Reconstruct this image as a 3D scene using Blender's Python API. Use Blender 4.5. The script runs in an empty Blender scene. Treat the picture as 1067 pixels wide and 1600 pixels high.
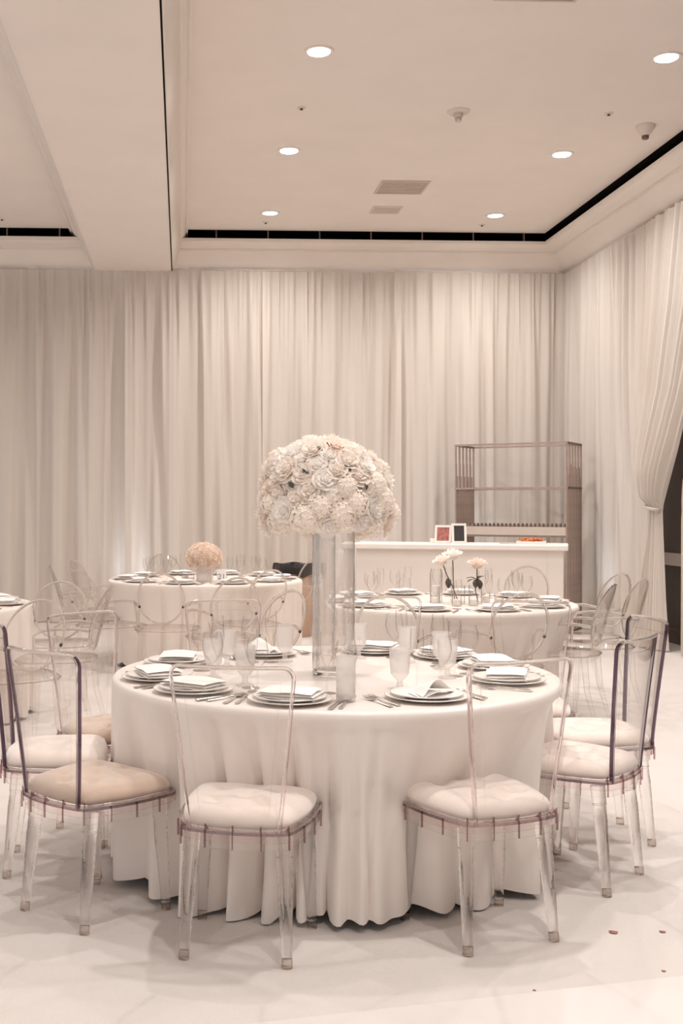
import bpy, bmesh, math, random
from mathutils import Vector, Matrix

# ---------------------------------------------------------------- camera, light, exposure
C = bpy.context.scene.collection
S = bpy.context.scene
YAW = math.radians(2.5)
F_PX, VP_X, HOR_Y, EYE = 1775.0, 284.0, 790.0, 1.45
cam = bpy.data.cameras.new('camera')
cam_o = bpy.data.objects.new('camera', cam)
C.objects.link(cam_o)
cam_o.location = (0, 0, EYE)
cam_o.rotation_euler = (math.pi / 2, 0, -YAW)
cam.sensor_width = 36.0
cam.sensor_fit = 'AUTO'
cam.lens = F_PX / 1600 * 36
cam.shift_x = (533.5 - (VP_X + F_PX * math.tan(YAW))) / 1600
cam.shift_y = -(800 - HOR_Y) / 1600
cam.clip_start = 0.05
S.camera = cam_o

W = bpy.data.worlds.new('world')
S.world = W
W.use_nodes = True
W.node_tree.nodes['Background'].inputs[0].default_value = (1.0, 0.962, 0.938, 1)
W.node_tree.nodes['Background'].inputs[1].default_value = 0.74
S.view_settings.view_transform = 'Standard'
S.view_settings.look = 'None'
S.view_settings.gamma = 1
S.view_settings.exposure = -0.12
S.view_settings.use_curve_mapping = False
S.cycles.max_bounces = 24
S.cycles.transparent_max_bounces = 64
S.cycles.diffuse_bounces = 7
S.cycles.glossy_bounces = 4
S.cycles.transmission_bounces = 14
S.cycles.caustics_reflective = False
S.cycles.sample_clamp_indirect = 4.0

DOWNLIGHT_W = 42.0
def back_light(name, loc, rot, power, color, sx, sy):
    d = bpy.data.lights.new(name, 'AREA')
    d.shape = 'RECTANGLE'; d.size = sx; d.size_y = sy
    d.energy = power; d.color = color; d.spread = math.radians(70)
    o = bpy.data.objects.new(name, d); C.objects.link(o)
    o.location = loc; o.rotation_euler = rot
    return o
# cool wash lights standing on the floor between the wall and the sheer drapes
back_light('drape_wash_light', (-0.62, 14.32, 0.15), (math.radians(176), 0, 0), 6, (0.72, 0.86, 1.0), 0.25, 0.10)
back_light('drape_wash_light', (3.75, 14.32, 0.15), (math.radians(176), 0, 0), 6, (0.72, 0.86, 1.0), 0.25, 0.10)
back_light('drape_wash_light', (2.3, 14.32, 0.15), (math.radians(176), 0, 0), 6, (0.72, 0.86, 1.0), 0.25, 0.10)
back_light('drape_wash_light', (5.0, 12.7, 0.15), (0, math.radians(-176), 0), 5, (0.72, 0.86, 1.0), 0.10, 0.3)

# ---------------------------------------------------------------- materials
def newmat(name):
    m = bpy.data.materials.new(name); m.use_nodes = True
    return m, m.node_tree.nodes, m.node_tree.links, m.node_tree.nodes['Principled BSDF']

def pmat(name, col, rough=0.6, metal=0.0, sheen=0.0, bump=None, var=None, spec=0.5, trans=0.0):
    """bump=(scale,strength)   var=(scale,amount) gives a gentle colour grain"""
    m, N, L, p = newmat(name)
    p.inputs['Base Color'].default_value = (*col, 1)
    p.inputs['Roughness'].default_value = rough
    p.inputs['Metallic'].default_value = metal
    p.inputs['Specular IOR Level'].default_value = spec
    p.inputs['Transmission Weight'].default_value = trans
    if sheen:
        p.inputs['Sheen Weight'].default_value = sheen
    tc = N.new('ShaderNodeTexCoord')
    if var:
        n = N.new('ShaderNodeTexNoise'); n.inputs['Scale'].default_value = var[0]; n.inputs['Detail'].default_value = 5
        L.new(tc.outputs['Object'], n.inputs['Vector'])
        r = N.new('ShaderNodeMapRange')
        r.inputs[1].default_value = 0.3; r.inputs[2].default_value = 0.7
        r.inputs[3].default_value = 1 - var[1]; r.inputs[4].default_value = 1 + var[1]
        L.new(n.outputs['Fac'], r.inputs[0])
        mx = N.new('ShaderNodeVectorMath'); mx.operation = 'SCALE'
        mx.inputs[0].default_value = col
        L.new(r.outputs[0], mx.inputs['Scale'])
        L.new(mx.outputs[0], p.inputs['Base Color'])
    if bump:
        n = N.new('ShaderNodeTexNoise'); n.inputs['Scale'].default_value = bump[0]; n.inputs['Detail'].default_value = 3
        L.new(tc.outputs['Object'], n.inputs['Vector'])
        b = N.new('ShaderNodeBump'); b.inputs['Strength'].default_value = bump[1]; b.inputs['Distance'].default_value = 0.01
        L.new(n.outputs['Fac'], b.inputs['Height'])
        L.new(b.outputs[0], p.inputs['Normal'])
    return m

def clearmat(name, face, edge, power=2.5, rough=0.02, ior=1.45, refl=1.0, frost=0.0, bump=None):
    """clear plastic or thin glass: light passes straight through, is tinted more at grazing angles, plus a Fresnel mirror"""
    m, N, L, p = newmat(name)
    N.remove(p)
    out = N['Material Output']
    lw = N.new('ShaderNodeLayerWeight'); lw.inputs[0].default_value = 0.5
    pw = N.new('ShaderNodeMath'); pw.operation = 'POWER'; pw.inputs[1].default_value = power
    L.new(lw.outputs['Facing'], pw.inputs[0])
    mc = N.new('ShaderNodeMix'); mc.data_type = 'RGBA'
    mc.inputs['A'].default_value = (*face, 1); mc.inputs['B'].default_value = (*edge, 1)
    L.new(pw.outputs[0], mc.inputs['Factor'])
    tr = N.new('ShaderNodeBsdfTransparent'); L.new(mc.outputs['Result'], tr.inputs[0])
    gl = N.new('ShaderNodeBsdfGlossy'); gl.inputs['Roughness'].default_value = rough
    gl.inputs[0].default_value = (refl, refl, refl, 1)
    f0 = ((ior-1)/(ior+1))**2
    p5 = N.new('ShaderNodeMath'); p5.operation = 'POWER'; p5.inputs[1].default_value = 5.0
    fr = N.new('ShaderNodeMath'); fr.operation = 'MULTIPLY_ADD'; fr.inputs[1].default_value = 0.75-f0; fr.inputs[2].default_value = f0
    L.new(lw.outputs['Facing'], p5.inputs[0]); L.new(p5.outputs[0], fr.inputs[0])
    if bump:
        tc = N.new('ShaderNodeTexCoord')
        n = N.new('ShaderNodeTexNoise'); n.inputs['Scale'].default_value = bump[0]; n.inputs['Detail'].default_value = 2
        L.new(tc.outputs['Object'], n.inputs['Vector'])
        b = N.new('ShaderNodeBump'); b.inputs['Strength'].default_value = bump[1]; b.inputs['Distance'].default_value = 0.01
        L.new(n.outputs['Fac'], b.inputs['Height'])
        L.new(b.outputs[0], gl.inputs['Normal'])
    mx = N.new('ShaderNodeMixShader')
    L.new(fr.outputs[0], mx.inputs[0]); L.new(tr.outputs[0], mx.inputs[1]); L.new(gl.outputs[0], mx.inputs[2])
    last = mx
    if frost:
        df = N.new('ShaderNodeBsdfDiffuse'); df.inputs[0].default_value = (0.96, 0.94, 0.925, 1)
        tl = N.new('ShaderNodeBsdfTranslucent'); tl.inputs[0].default_value = (0.96, 0.94, 0.925, 1)
        ad = N.new('ShaderNodeMixShader'); ad.inputs[0].default_value = 0.5
        L.new(df.outputs[0], ad.inputs[1]); L.new(tl.outputs[0], ad.inputs[2])
        m2 = N.new('ShaderNodeMixShader'); m2.inputs[0].default_value = frost
        L.new(mx.outputs[0], m2.inputs[1]); L.new(ad.outputs[0], m2.inputs[2])
        last = m2
    L.new(last.outputs[0], out.inputs['Surface'])
    return m

def glassmat(name, col, rough, ior, bump, clear=0.0):
    """solid clear plastic that bends light"""
    m = pmat(name, col, rough, trans=1.0, bump=bump)
    N, L = m.node_tree.nodes, m.node_tree.links
    p = N['Principled BSDF']; p.inputs['IOR'].default_value = ior
    if clear:
        tr = N.new('ShaderNodeBsdfTransparent'); tr.inputs[0].default_value = (0.985, 0.97, 0.96, 1)
        mx = N.new('ShaderNodeMixShader'); mx.inputs[0].default_value = 1-clear
        L.new(tr.outputs[0], mx.inputs[1]); L.new(p.outputs[0], mx.inputs[2])
        L.new(mx.outputs[0], N['Material Output'].inputs['Surface'])
    return m

def emat(name, col, strength):
    m, N, L, p = newmat(name)
    p.inputs['Base Color'].default_value = (*col, 1)
    p.inputs['Emission Color'].default_value = (*col, 1)
    p.inputs['Emission Strength'].default_value = strength
    return m

def drape_mat(name, col, tl_amount):
    m, N, L, p = newmat(name)
    N.remove(p)
    out = N['Material Output']
    tc = N.new('ShaderNodeTexCoord')
    n = N.new('ShaderNodeTexNoise'); n.inputs['Scale'].default_value = 240
    L.new(tc.outputs['Object'], n.inputs['Vector'])
    b = N.new('ShaderNodeBump'); b.inputs['Strength'].default_value = 0.08; b.inputs['Distance'].default_value = 0.01
    L.new(n.outputs['Fac'], b.inputs['Height'])
    df = N.new('ShaderNodeBsdfDiffuse'); df.inputs[0].default_value = (*col, 1)
    tl = N.new('ShaderNodeBsdfTranslucent'); tl.inputs[0].default_value = (*col, 1)
    L.new(b.outputs[0], df.inputs['Normal'])
    mx = N.new('ShaderNodeMixShader'); mx.inputs[0].default_value = tl_amount
    L.new(df.outputs[0], mx.inputs[1]); L.new(tl.outputs[0], mx.inputs[2])
    L.new(mx.outputs[0], out.inputs['Surface'])
    return m

M = {}
def petal_mat(name, col):
    return drape_mat(name, col, 0.35)
M['carpet'] = pmat('white_carpet', (0.71, 0.66, 0.625), 0.95, var=(3.0, 0.03), bump=(350, 0.5), spec=0.1)
M['dance'] = pmat('white_vinyl', (0.73, 0.685, 0.655), 0.3, var=(1.2, 0.02))
M['ceil'] = pmat('ceiling_paint', (0.82, 0.755, 0.705), 0.9, var=(2.0, 0.02), bump=(220, 0.08), spec=0.1)
M['crown'] = pmat('crown_paint', (0.80, 0.735, 0.68), 0.38, var=(3.0, 0.02), spec=0.45)
M['wall'] = pmat('wall_paint', (0.62, 0.55, 0.50), 0.9, var=(3.0, 0.03))
M['dark'] = pmat('slot_black', (0.012, 0.009, 0.007), 0.9, var=(5, 0.1), spec=0.1)  # inside the crown slot this black stands in for shade
M['greywall'] = pmat('grey_wall_paint', (0.15, 0.125, 0.11), 0.8, var=(4, 0.05))
M['whitetrim'] = pmat('trim_paint', (0.72, 0.65, 0.60), 0.5, var=(4, 0.02))
M['drape'] = drape_mat('sheer_drape', (0.80, 0.735, 0.675), 0.25)
M['cloth'] = pmat('satin_cloth', (0.79, 0.72, 0.67), 0.36, sheen=0.2, bump=(7, 0.35), var=(2.5, 0.02), spec=0.6)
M['cloth2'] = pmat('matte_cloth', (0.77, 0.69, 0.63), 0.75, sheen=0.2, bump=(120, 0.06), var=(2.5, 0.02), spec=0.2)
M['napkin'] = pmat('napkin_linen', (0.82, 0.785, 0.755), 0.9, bump=(300, 0.15), var=(8, 0.02), spec=0.1)
M['china'] = pmat('china', (0.86, 0.82, 0.79), 0.18, var=(5, 0.01))
M['rimsilver'] = pmat('silver_rim', (0.66, 0.60, 0.56), 0.35, metal=0.6, var=(9, 0.05))
M['silver'] = pmat('cutlery_steel', (0.62, 0.56, 0.52), 0.2, metal=1.0, var=(9, 0.05))
M['acryl'] = clearmat('clear_acrylic', (0.985, 0.98, 0.975), (0.50, 0.43, 0.41), 5.0, bump=(9, 0.05))
M['leg'] = glassmat('leg_acrylic', (0.995, 0.985, 0.98), 0.03, 1.27, (60, 0.15), 0.22)
M['foot'] = clearmat('foot_plastic', (0.89, 0.85, 0.82), (0.50, 0.43, 0.40), 2.0, bump=(200, 0.8), rough=0.15)
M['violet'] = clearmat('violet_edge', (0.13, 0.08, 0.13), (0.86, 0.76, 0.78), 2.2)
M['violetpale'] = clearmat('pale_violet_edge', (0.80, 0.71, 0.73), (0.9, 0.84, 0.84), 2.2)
M['frame'] = glassmat('frame_acrylic', (0.985, 0.97, 0.965), 0.02, 1.42, (20, 0.03), 0.12)
M['pink'] = glassmat('pink_tray', (0.97, 0.895, 0.90), 0.03, 1.35, (30, 0.10))
M['rib'] = clearmat('rib_edge', (0.68, 0.56, 0.57), (0.42, 0.30, 0.31), 2.0)
M['ghost'] = clearmat('ghost_acrylic', (0.985, 0.98, 0.975), (0.55, 0.48, 0.45), 4.0, bump=(7, 0.06))
M['ghostrim'] = glassmat('ghost_rim', (0.87, 0.835, 0.81), 0.02, 1.45, (20, 0.03))
M['glass'] = clearmat('thin_glass', (0.99, 0.988, 0.985), (0.36, 0.30, 0.275), 3.5, rough=0.01)
M['vase'] = clearmat('vase_glass', (0.99, 0.988, 0.985), (0.42, 0.36, 0.33), 4.0, rough=0.01, bump=(14, 0.12))
M['vaseglass'] = glassmat('vase_wall', (0.985, 0.98, 0.975), 0.01, 1.46, (6, 0.02), 0.15)
M['vasebase'] = pmat('vase_glass_base', (0.95, 0.93, 0.91), 0.03, trans=1.0, var=(5, 0.01))
M['frost'] = clearmat('pressed_frosted_glass', (0.985, 0.98, 0.975), (0.8, 0.75, 0.72), 2.0, rough=0.15, frost=0.34, bump=(160, 0.6))
M['velvet'] = pmat('pale_velvet', (0.80, 0.70, 0.635), 0.95, sheen=0.8, bump=(90, 0.12), var=(14, 0.03), spec=0.1)
M['tan'] = pmat('tan_velvet', (0.58, 0.445, 0.355), 0.95, sheen=0.8, bump=(90, 0.12), var=(14, 0.06), spec=0.1)
M['rose1'] = petal_mat('rose_cream', (0.93, 0.86, 0.795))
M['rose2'] = petal_mat('rose_blush', (0.93, 0.81, 0.725))
M['rose3'] = petal_mat('rose_white', (0.94, 0.90, 0.86))
M['peach'] = petal_mat('rose_peach', (0.90, 0.765, 0.65))
M['hydra'] = petal_mat('hydrangea_white', (0.93, 0.875, 0.81))
M['hydragrn'] = pmat('floral_core', (0.84, 0.76, 0.68), 0.9, var=(20, 0.2), spec=0.1)
M['leaf'] = pmat('dark_leaf', (0.045, 0.035, 0.022), 0.6, var=(20, 0.2))
M['stem'] = pmat('stem_brown', (0.09, 0.065, 0.045), 0.7, var=(20, 0.2))
M['bar'] = pmat('bar_laminate', (0.76, 0.69, 0.635), 0.5, var=(3, 0.015), spec=0.3)
M['bartop'] = pmat('bar_top', (0.84, 0.78, 0.73), 0.35, var=(3, 0.015))
M['bronze'] = pmat('brushed_bronze', (0.44, 0.345, 0.305), 0.4, metal=0.55, var=(12, 0.1))
M['bronzedk'] = pmat('dark_bronze', (0.17, 0.125, 0.105), 0.5, metal=0.4, var=(12, 0.1))
M['binblack'] = pmat('black_liner', (0.02, 0.017, 0.016), 0.4, bump=(25, 0.4), var=(9, 0.2))
M['bintan'] = pmat('tan_bin', (0.52, 0.35, 0.25), 0.6, var=(6, 0.05))
M['black'] = pmat('black_plastic', (0.03, 0.025, 0.022), 0.4, var=(9, 0.1))
M['white'] = pmat('white_plastic', (0.80, 0.75, 0.71), 0.45, var=(9, 0.01))
M['vent'] = pmat('vent_metal', (0.60, 0.52, 0.46), 0.6, var=(9, 0.02))
M['vent2'] = pmat('pale_panel', (0.70, 0.625, 0.57), 0.7, var=(9, 0.02))
M['cardblack'] = pmat('card_ink', (0.22, 0.18, 0.16), 0.7, var=(9, 0.05))
M['orange'] = pmat('orange_garnish', (0.55, 0.17, 0.05), 0.6, var=(60, 0.4))
M['red'] = pmat('photo_red', (0.36, 0.13, 0.11), 0.6, var=(30, 0.5))
M['candle'] = pmat('wax', (0.88, 0.83, 0.78), 0.6, var=(9, 0.02))
M['lamp'] = emat('lamp_lens', (1.0, 0.97, 0.94), 6.0)

# ---------------------------------------------------------------- mesh helpers
class MB:
    def __init__(s): s.v = []; s.f = []; s.mi = []
    def add(s, vs, fs, mi=0):
        o = len(s.v); s.v += [tuple(v) for v in vs]
        for f in fs: s.f.append(tuple(i + o for i in f)); s.mi.append(mi)
        return s
    def box(s, a, b, mi=0, mat=None):
        x0, y0, z0 = a; x1, y1, z1 = b
        vs = [(x0,y0,z0),(x1,y0,z0),(x1,y1,z0),(x0,y1,z0),(x0,y0,z1),(x1,y0,z1),(x1,y1,z1),(x0,y1,z1)]
        if mat: vs = [mat @ Vector(v) for v in vs]
        return s.add(vs, [(0,3,2,1),(4,5,6,7),(0,1,5,4),(1,2,6,5),(2,3,7,6),(3,0,4,7)], mi)
    def lathe(s, prof, n=24, c=(0,0,0), mi=0, cap0=False, cap1=False):
        vs = []; fs = []
        for r, z in prof:
            for k in range(n):
                a = 2*math.pi*k/n; vs.append((c[0]+r*math.cos(a), c[1]+r*math.sin(a), c[2]+z))
        for i in range(len(prof)-1):
            for k in range(n):
                k2 = (k+1) % n
                fs.append((i*n+k, i*n+k2, (i+1)*n+k2, (i+1)*n+k))
        if cap0: fs.append(tuple(range(n-1, -1, -1)))
        if cap1: fs.append(tuple((len(prof)-1)*n+k for k in range(n)))
        return s.add(vs, fs, mi)
    def tube(s, pts, r, n=8, mi=0, closed=False, caps=True, sq=None):
        """r number or list; sq=(a,b) gives a flattened section"""
        pts = [Vector(p) for p in pts]; m = len(pts); vs = []; fs = []
        up = Vector((0, 0, 1)); prev = None
        for i, p in enumerate(pts):
            if closed: t = pts[(i+1) % m] - pts[i-1]
            else: t = pts[min(i+1, m-1)] - pts[max(i-1, 0)]
            t.normalize()
            if prev is None:
                ref = up if abs(t.z) < 0.9 else Vector((0, 1, 0))
                nx = t.cross(ref).normalized()
            else:
                nx = (prev - t*prev.dot(t)).normalized()
            prev = nx; ny = t.cross(nx)
            rr = r[i] if isinstance(r, (list, tuple)) else r
            for k in range(n):
                a = 2*math.pi*(k+0.5)/n
                ka, kb = (sq if sq else (1, 1))
                vs.append(p + nx*rr*ka*math.cos(a) + ny*rr*kb*math.sin(a))
        for i in range(m if closed else m-1):
            j = (i+1) % m
            for k in range(n):
                k2 = (k+1) % n
                fs.append((i*n+k, i*n+k2, j*n+k2, j*n+k))
        if caps and not closed:
            fs.append(tuple(range(n-1, -1, -1))); fs.append(tuple((m-1)*n+k for k in range(n)))
        return s.add(vs, fs, mi)
    def prism(s, outline, z0, z1, mi=0, zf=None):
        n = len(outline)
        vs = [(x, y, z0) for x, y in outline] + [(x, y, z1) for x, y in outline]
        fs = [tuple(range(n-1, -1, -1)), tuple(range(n, 2*n))] + [(k, (k+1) % n, n+(k+1) % n, n+k) for k in range(n)]
        return s.add(vs, fs, mi)
    def grid(s, fn, nu, nv, mi=0, wrap=False):
        vs = [fn(i/nu, j/nv) for j in range(nv+1) for i in range(nu + (0 if wrap else 1))]
        w = nu if wrap else nu+1
        fs = []
        for j in range(nv):
            for i in range(nu):
                i2 = (i+1) % w if wrap else i+1
                fs.append((j*w+i, j*w+i2, (j+1)*w+i2, (j+1)*w+i))
        return s.add(vs, fs, mi)
    def mesh(s, name, mats, smooth=True, angle=40):
        me = bpy.data.meshes.new(name)
        me.from_pydata(s.v, [], s.f)
        for m in (mats if isinstance(mats, (list, tuple)) else [mats]): me.materials.append(m)
        me.polygons.foreach_set('material_index', s.mi)
        if smooth:
            me.polygons.foreach_set('use_smooth', [True]*len(s.f))
            bm = bmesh.new(); bm.from_mesh(me)
            lim = math.radians(angle)
            for e in bm.edges:
                if len(e.link_faces) == 2 and e.calc_face_angle(0) > lim: e.smooth = False
            bm.to_mesh(me); bm.free()
        me.update()
        return me
    def build(s, name, mats, parent=None, smooth=True, angle=40):
        return link(name, s.mesh(name, mats, smooth, angle), parent)

def weld(mb):
    seen = {}; remap = []; v2 = []
    for v in mb.v:
        k = tuple(round(c, 6) for c in v)
        if k not in seen: seen[k] = len(v2); v2.append(v)
        remap.append(seen[k])
    mb.v = v2; keep = [(tuple(remap[i] for i in f), m) for f, m in zip(mb.f, mb.mi)]
    keep = [(f, m) for f, m in keep if len(set(f)) == len(f)]
    mb.f = [f for f, m in keep]; mb.mi = [m for f, m in keep]
    return mb
def link(name, me, parent=None):
    o = bpy.data.objects.new(name, me); C.objects.link(o)
    if parent is not None: o.parent = parent
    return o
def tag(o, label, cat, group=None):
    o['label'] = label; o['category'] = cat
    if group: o['group'] = group
    return o
def thing(name, label, cat, loc=(0, 0, 0), rz=0.0, group=None):
    o = bpy.data.objects.new(name, None); C.objects.link(o)
    o.empty_display_size = 0.1
    o.location = loc; o.rotation_euler = (0, 0, rz)
    return tag(o, label, cat, group)
def struct(o, label=None):
    o['kind'] = 'structure'
    if label: o['label'] = label
    return o
def copy_tree(o, parent=None):
    c = o.copy(); C.objects.link(c)
    if parent is not None: c.parent = parent
    for ch in kids[o.name] if o.name in kids else list(o.children): copy_tree(ch, c)
    return c
kids = {}
def place(o, loc, rz, label, group=None):
    o.location = loc; o.rotation_euler = (0, 0, rz); o['label'] = label
    if group: o['group'] = group
    elif 'group' in o: del o['group']
    return o
def sm(t): t = max(0.0, min(1.0, t)); return t*t*(3-2*t)
def lerp(a, b, t): return a+(b-a)*t
def interp(tab, x):
    for (x0, y0), (x1, y1) in zip(tab, tab[1:]):
        if x <= x1: return lerp(y0, y1, (x-x0)/(x1-x0) if x1 > x0 else 0)
    return tab[-1][1]
PI = math.pi
def R(d): return math.radians(d)

# ---------------------------------------------------------------- room shell
YB, XR, ZC, ZT = 14.2, 4.895, 4.79, 4.37      # drape plane, right drape plane, ceiling, drape top
CP = 0.445                                     # how far the crown reaches into the room
LIP = 4.69
XL = -7.0; YF = -4.0
struct(MB().box((XL, YF, -0.1), (XR+0.5, YB+0.5, 0)).build('floor', M['carpet']), 'white carpet floor of the ballroom')
dl = [(-3.0, 2.55), (0.05, 3.14), (1.75, 3.47), (6, 4.3), (6, -4), (-3, -4)]
struct(MB().prism([(x, y) for x, y in dl if x < 5.3 or True][::1], 0.0, 0.004).build('trim_9', M['dance'], smooth=False), 'edge of a white glossy floor panel in front of the carpet')
struct(MB().box((XL, YB+0.3, 0), (XR+0.5, YB+0.5, 5.4)).build('wall_back', M['wall']), 'wall behind the back drapes')
w = MB().box((XR+0.3, YF, 0), (XR+0.5, YB+0.3, 5.4)).build('wall_right', M['greywall']); struct(w, 'dark grey wall showing beside the tied drape')
struct(MB().box((XR+0.255, 9.0, 0.82), (XR+0.3, 13.6, 0.95)).build('trim_1', M['whitetrim']), 'pale chair rail on the dark grey wall')
struct(MB().box((XR+0.27, 9.0, 0.0), (XR+0.3, 13.6, 0.16)).build('baseboard_right', M['bronzedk']), 'brown baseboard of the dark wall')
# ceilings: right bay, left bay, beam between
struct(MB().box((0.05, YF, ZC), (XR-CP, YB-CP, ZC+0.15)).build('ceiling', M['ceil']), 'flat ceiling of the right bay with downlights')
struct(MB().box((XL, YF, ZC), (-1.34, YB-CP, ZC+0.15)).build('ceiling_2', M['ceil']), 'flat ceiling of the left bay')
bm_ = MB().box((-1.066, YF, ZT-0.01), (-0.128, YB+0.3, 5.2)).build('beam', M['ceil']); struct(bm_, 'wide ceiling beam between the two bays')
# slot behind the crown: cavity faces painted black to stand in for shade
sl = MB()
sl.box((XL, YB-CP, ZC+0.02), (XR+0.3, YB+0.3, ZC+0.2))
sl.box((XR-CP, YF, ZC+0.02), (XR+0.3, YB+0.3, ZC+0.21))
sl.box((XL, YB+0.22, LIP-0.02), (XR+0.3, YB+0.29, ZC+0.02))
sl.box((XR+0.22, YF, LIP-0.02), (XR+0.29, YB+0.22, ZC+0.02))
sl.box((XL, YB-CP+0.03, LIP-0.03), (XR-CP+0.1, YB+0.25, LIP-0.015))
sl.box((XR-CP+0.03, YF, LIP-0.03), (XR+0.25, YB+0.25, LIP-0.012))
struct(sl.build('trim_2', M['dark'], smooth=False), 'slot between crown moulding and ceiling, its inner shade painted black')
# crown moulding profile: (reach, height)
def crown_prof(p, z0, z1):
    k = [(0.0, 0.0), (0.055, 0.0), (0.055, 0.055), (0.10, 0.075), (0.10, 0.12), (0.19, 0.16), (0.31, 0.27), (0.42, 0.42), (0.50, 0.60),
         (0.55, 0.66), (0.63, 0.66), (0.63, 0.74), (0.78, 0.79), (0.86, 0.86), (0.90, 0.90), (1.0, 0.90), (1.0, 1.0), (0.93, 1.0)]
    return [(a*p, lerp(z0, z1, b)) for a, b in k]
def crown_run(pts_fn, prof, name, label):
    mb = MB(); a = [pts_fn(0, p, z) for p, z in prof]; b = [pts_fn(1, p, z) for p, z in prof]
    n = len(prof)
    mb.add(a+b, [(i, n+i, n+i+1, i+1) for i in range(n-1)])
    return struct(mb.build(name, M['crown'], smooth=True, angle=25), label)
pr = crown_prof(CP, ZT-0.01, LIP)
crown_run(lambda e, p, z: ((-0.11 if e == 0 else XR-p), YB-p, z), pr, 'trim_3', 'crown moulding along the back wall, right bay')
crown_run(lambda e, p, z: (XR-p, (YB-p if e == 0 else YF), z), pr, 'trim_4', 'crown moulding along the right wall')
crown_run(lambda e, p, z: ((XL if e == 0 else -1.075), YB-p, z), pr, 'trim_5', 'crown moulding along the back wall, left bay')
pb = crown_prof(0.19, ZT-0.005, ZC+0.01)
crown_run(lambda e, p, z: (-0.128+0.012+p, (YB+0.02 if e == 0 else YF), z), pb, 'trim_6', 'crown moulding on the right side of the beam')
pb = crown_prof(0.285, ZT-0.005, ZC+0.01)
crown_run(lambda e, p, z: (-1.066-p, (YB+0.02 if e == 0 else YF), z), pb, 'trim_7', 'crown moulding on the left side of the beam')
# dark reveal line at the foot of the beam crown
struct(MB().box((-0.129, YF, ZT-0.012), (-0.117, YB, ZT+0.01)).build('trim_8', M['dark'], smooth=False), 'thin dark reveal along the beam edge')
# slot brackets
br = MB()
x = 0.45
brk0 = None
x = -4.0
while x < 4.3:
    if not (-1.4 < x < 0.1):
        o = MB().box((x, YB-CP+0.02, LIP-0.015), (x+0.016, YB-CP+0.06, ZC+0.03)).build('slot_bracket', M['bronzedk']) if brk0 is None else link('slot_bracket', brk0.data)
        if brk0 is None: brk0 = o
        else: o.location = (x+4.0, 0, 0)
        o.parent = bpy.data.objects['trim_2']
    x += 0.63

# ---------------------------------------------------------------- drapes
def folds(seed, length, per_m):
    rnd = random.Random(seed)
    comp = []
    for k in range(16):
        fr = per_m*lerp(0.35, 2.1, rnd.random()); comp.append((fr*2*PI, rnd.random()*2*PI, rnd.uniform(0.4, 1.0)/(0.6+fr/per_m)))
    nrm = sum(c[2]**2 for c in comp)**0.5
    def f(x, z=0.0):
        v = sum(a*math.sin(w*(x+0.03*(z-4)*math.sin(ph*3))+ph) for w, ph, a in comp)/nrm
        return math.tanh(v*1.7)
    return f
def drape_mesh(seed, a, b, axis, plane, z0, z1, amp=0.062, per_m=5.0):
    """hanging pleated sheet from a to b along axis (0: x, 1: y), bulging towards the room"""
    f = folds(seed, b-a, per_m); g = folds(seed+50, b-a, per_m*2.6)
    nu = int((b-a)*75); nv = 22
    def fn(u, v):
        s = lerp(a, b, u); z = lerp(z0, z1, v)
        top = (z1-z)
        k = lerp(0.25, 1.0, sm(top/1.6)); fine = lerp(1.0, 0.2, sm(top/1.4))
        head = sm(top/0.13)
        d = amp*(f(s, top)*k + 0.45*g(s)*fine)*lerp(0.5, 1, head) + 0.012*sm(1-top/0.11)
        flare = 0.03*sm((1.0-z)/1.0)*f(s*0.6+3)
        d += flare
        return (s, plane-0.06-d, z) if axis == 0 else (plane-0.06-d, s, z)
    return MB().grid(fn, nu, nv)
drapes = [(-4.6, -0.62, 'ivory sheer back drape at the far left, left of the beam end'),
          (-0.70, 1.06, 'ivory sheer back drape under the right corner of the beam'),
          (1.00, 2.74, 'ivory sheer back drape directly behind the tall flower dome'),
          (2.66, 4.86, 'ivory sheer back drape behind the bronze shelf rack')]
for i, (a, b, lab) in enumerate(drapes):
    o = drape_mesh(11+i*7, a, b, 0, YB-0.012*(i % 2), 0.01, ZT, per_m=2.9).build('drape', M['drape'])
    tag(o, lab, 'curtain', 'back wall drapes')
o = drape_mesh(77, 11.42, 14.12, 1, XR, 0.01, ZT, per_m=3.6, amp=0.05).build('drape', M['drape'])
tag(o, 'straight hanging sheer drape on the right wall, in the corner', 'curtain', 'right wall drapes')

def tied(name, label, tab_near, tab_far, tab_out, seed, amp=0.05, band=True):
    root = thing(name, label, 'curtain', (XR, 11.3, 0), 0, 'right wall drapes')
    f = folds(seed, 1, 5.0); g = folds(seed+5, 1, 11)
    def fn(u, v):
        z = 0.012 + (ZT-0.012)*v
        n = interp(tab_near, z); q = interp(tab_far, z); s = lerp(n, q, u)
        wd = abs(q-n)
        a = amp*lerp(0.35, 1, min(1, wd/0.8))
        prof = math.sin(PI*u)**0.5 if 0 < u < 1 else 0
        d = a*(f(u*2.0)+0.4*g(u*2.0)) + interp(tab_out, z)*prof
        return (-0.07-d, s-11.3, z)
    MB().grid(fn, 150, 60).build('sheet', M['drape'], root)
    if not band: return root
    zt = 1.43; n = interp(tab_near, zt); q = interp(tab_far, zt)
    pts = []
    for k in range(20):
        t = 2*PI*k/20
        pts.append((-0.13-(0.075*math.sin(t)), (n+q)/2-11.3+abs(q-n)*0.52*math.cos(t), zt+0.02*math.cos(t)))
    MB().tube(pts, 0.010, 6, closed=True, sq=(1, 1.6)).build('tie_band', M['drape'], root)
    return root
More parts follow.
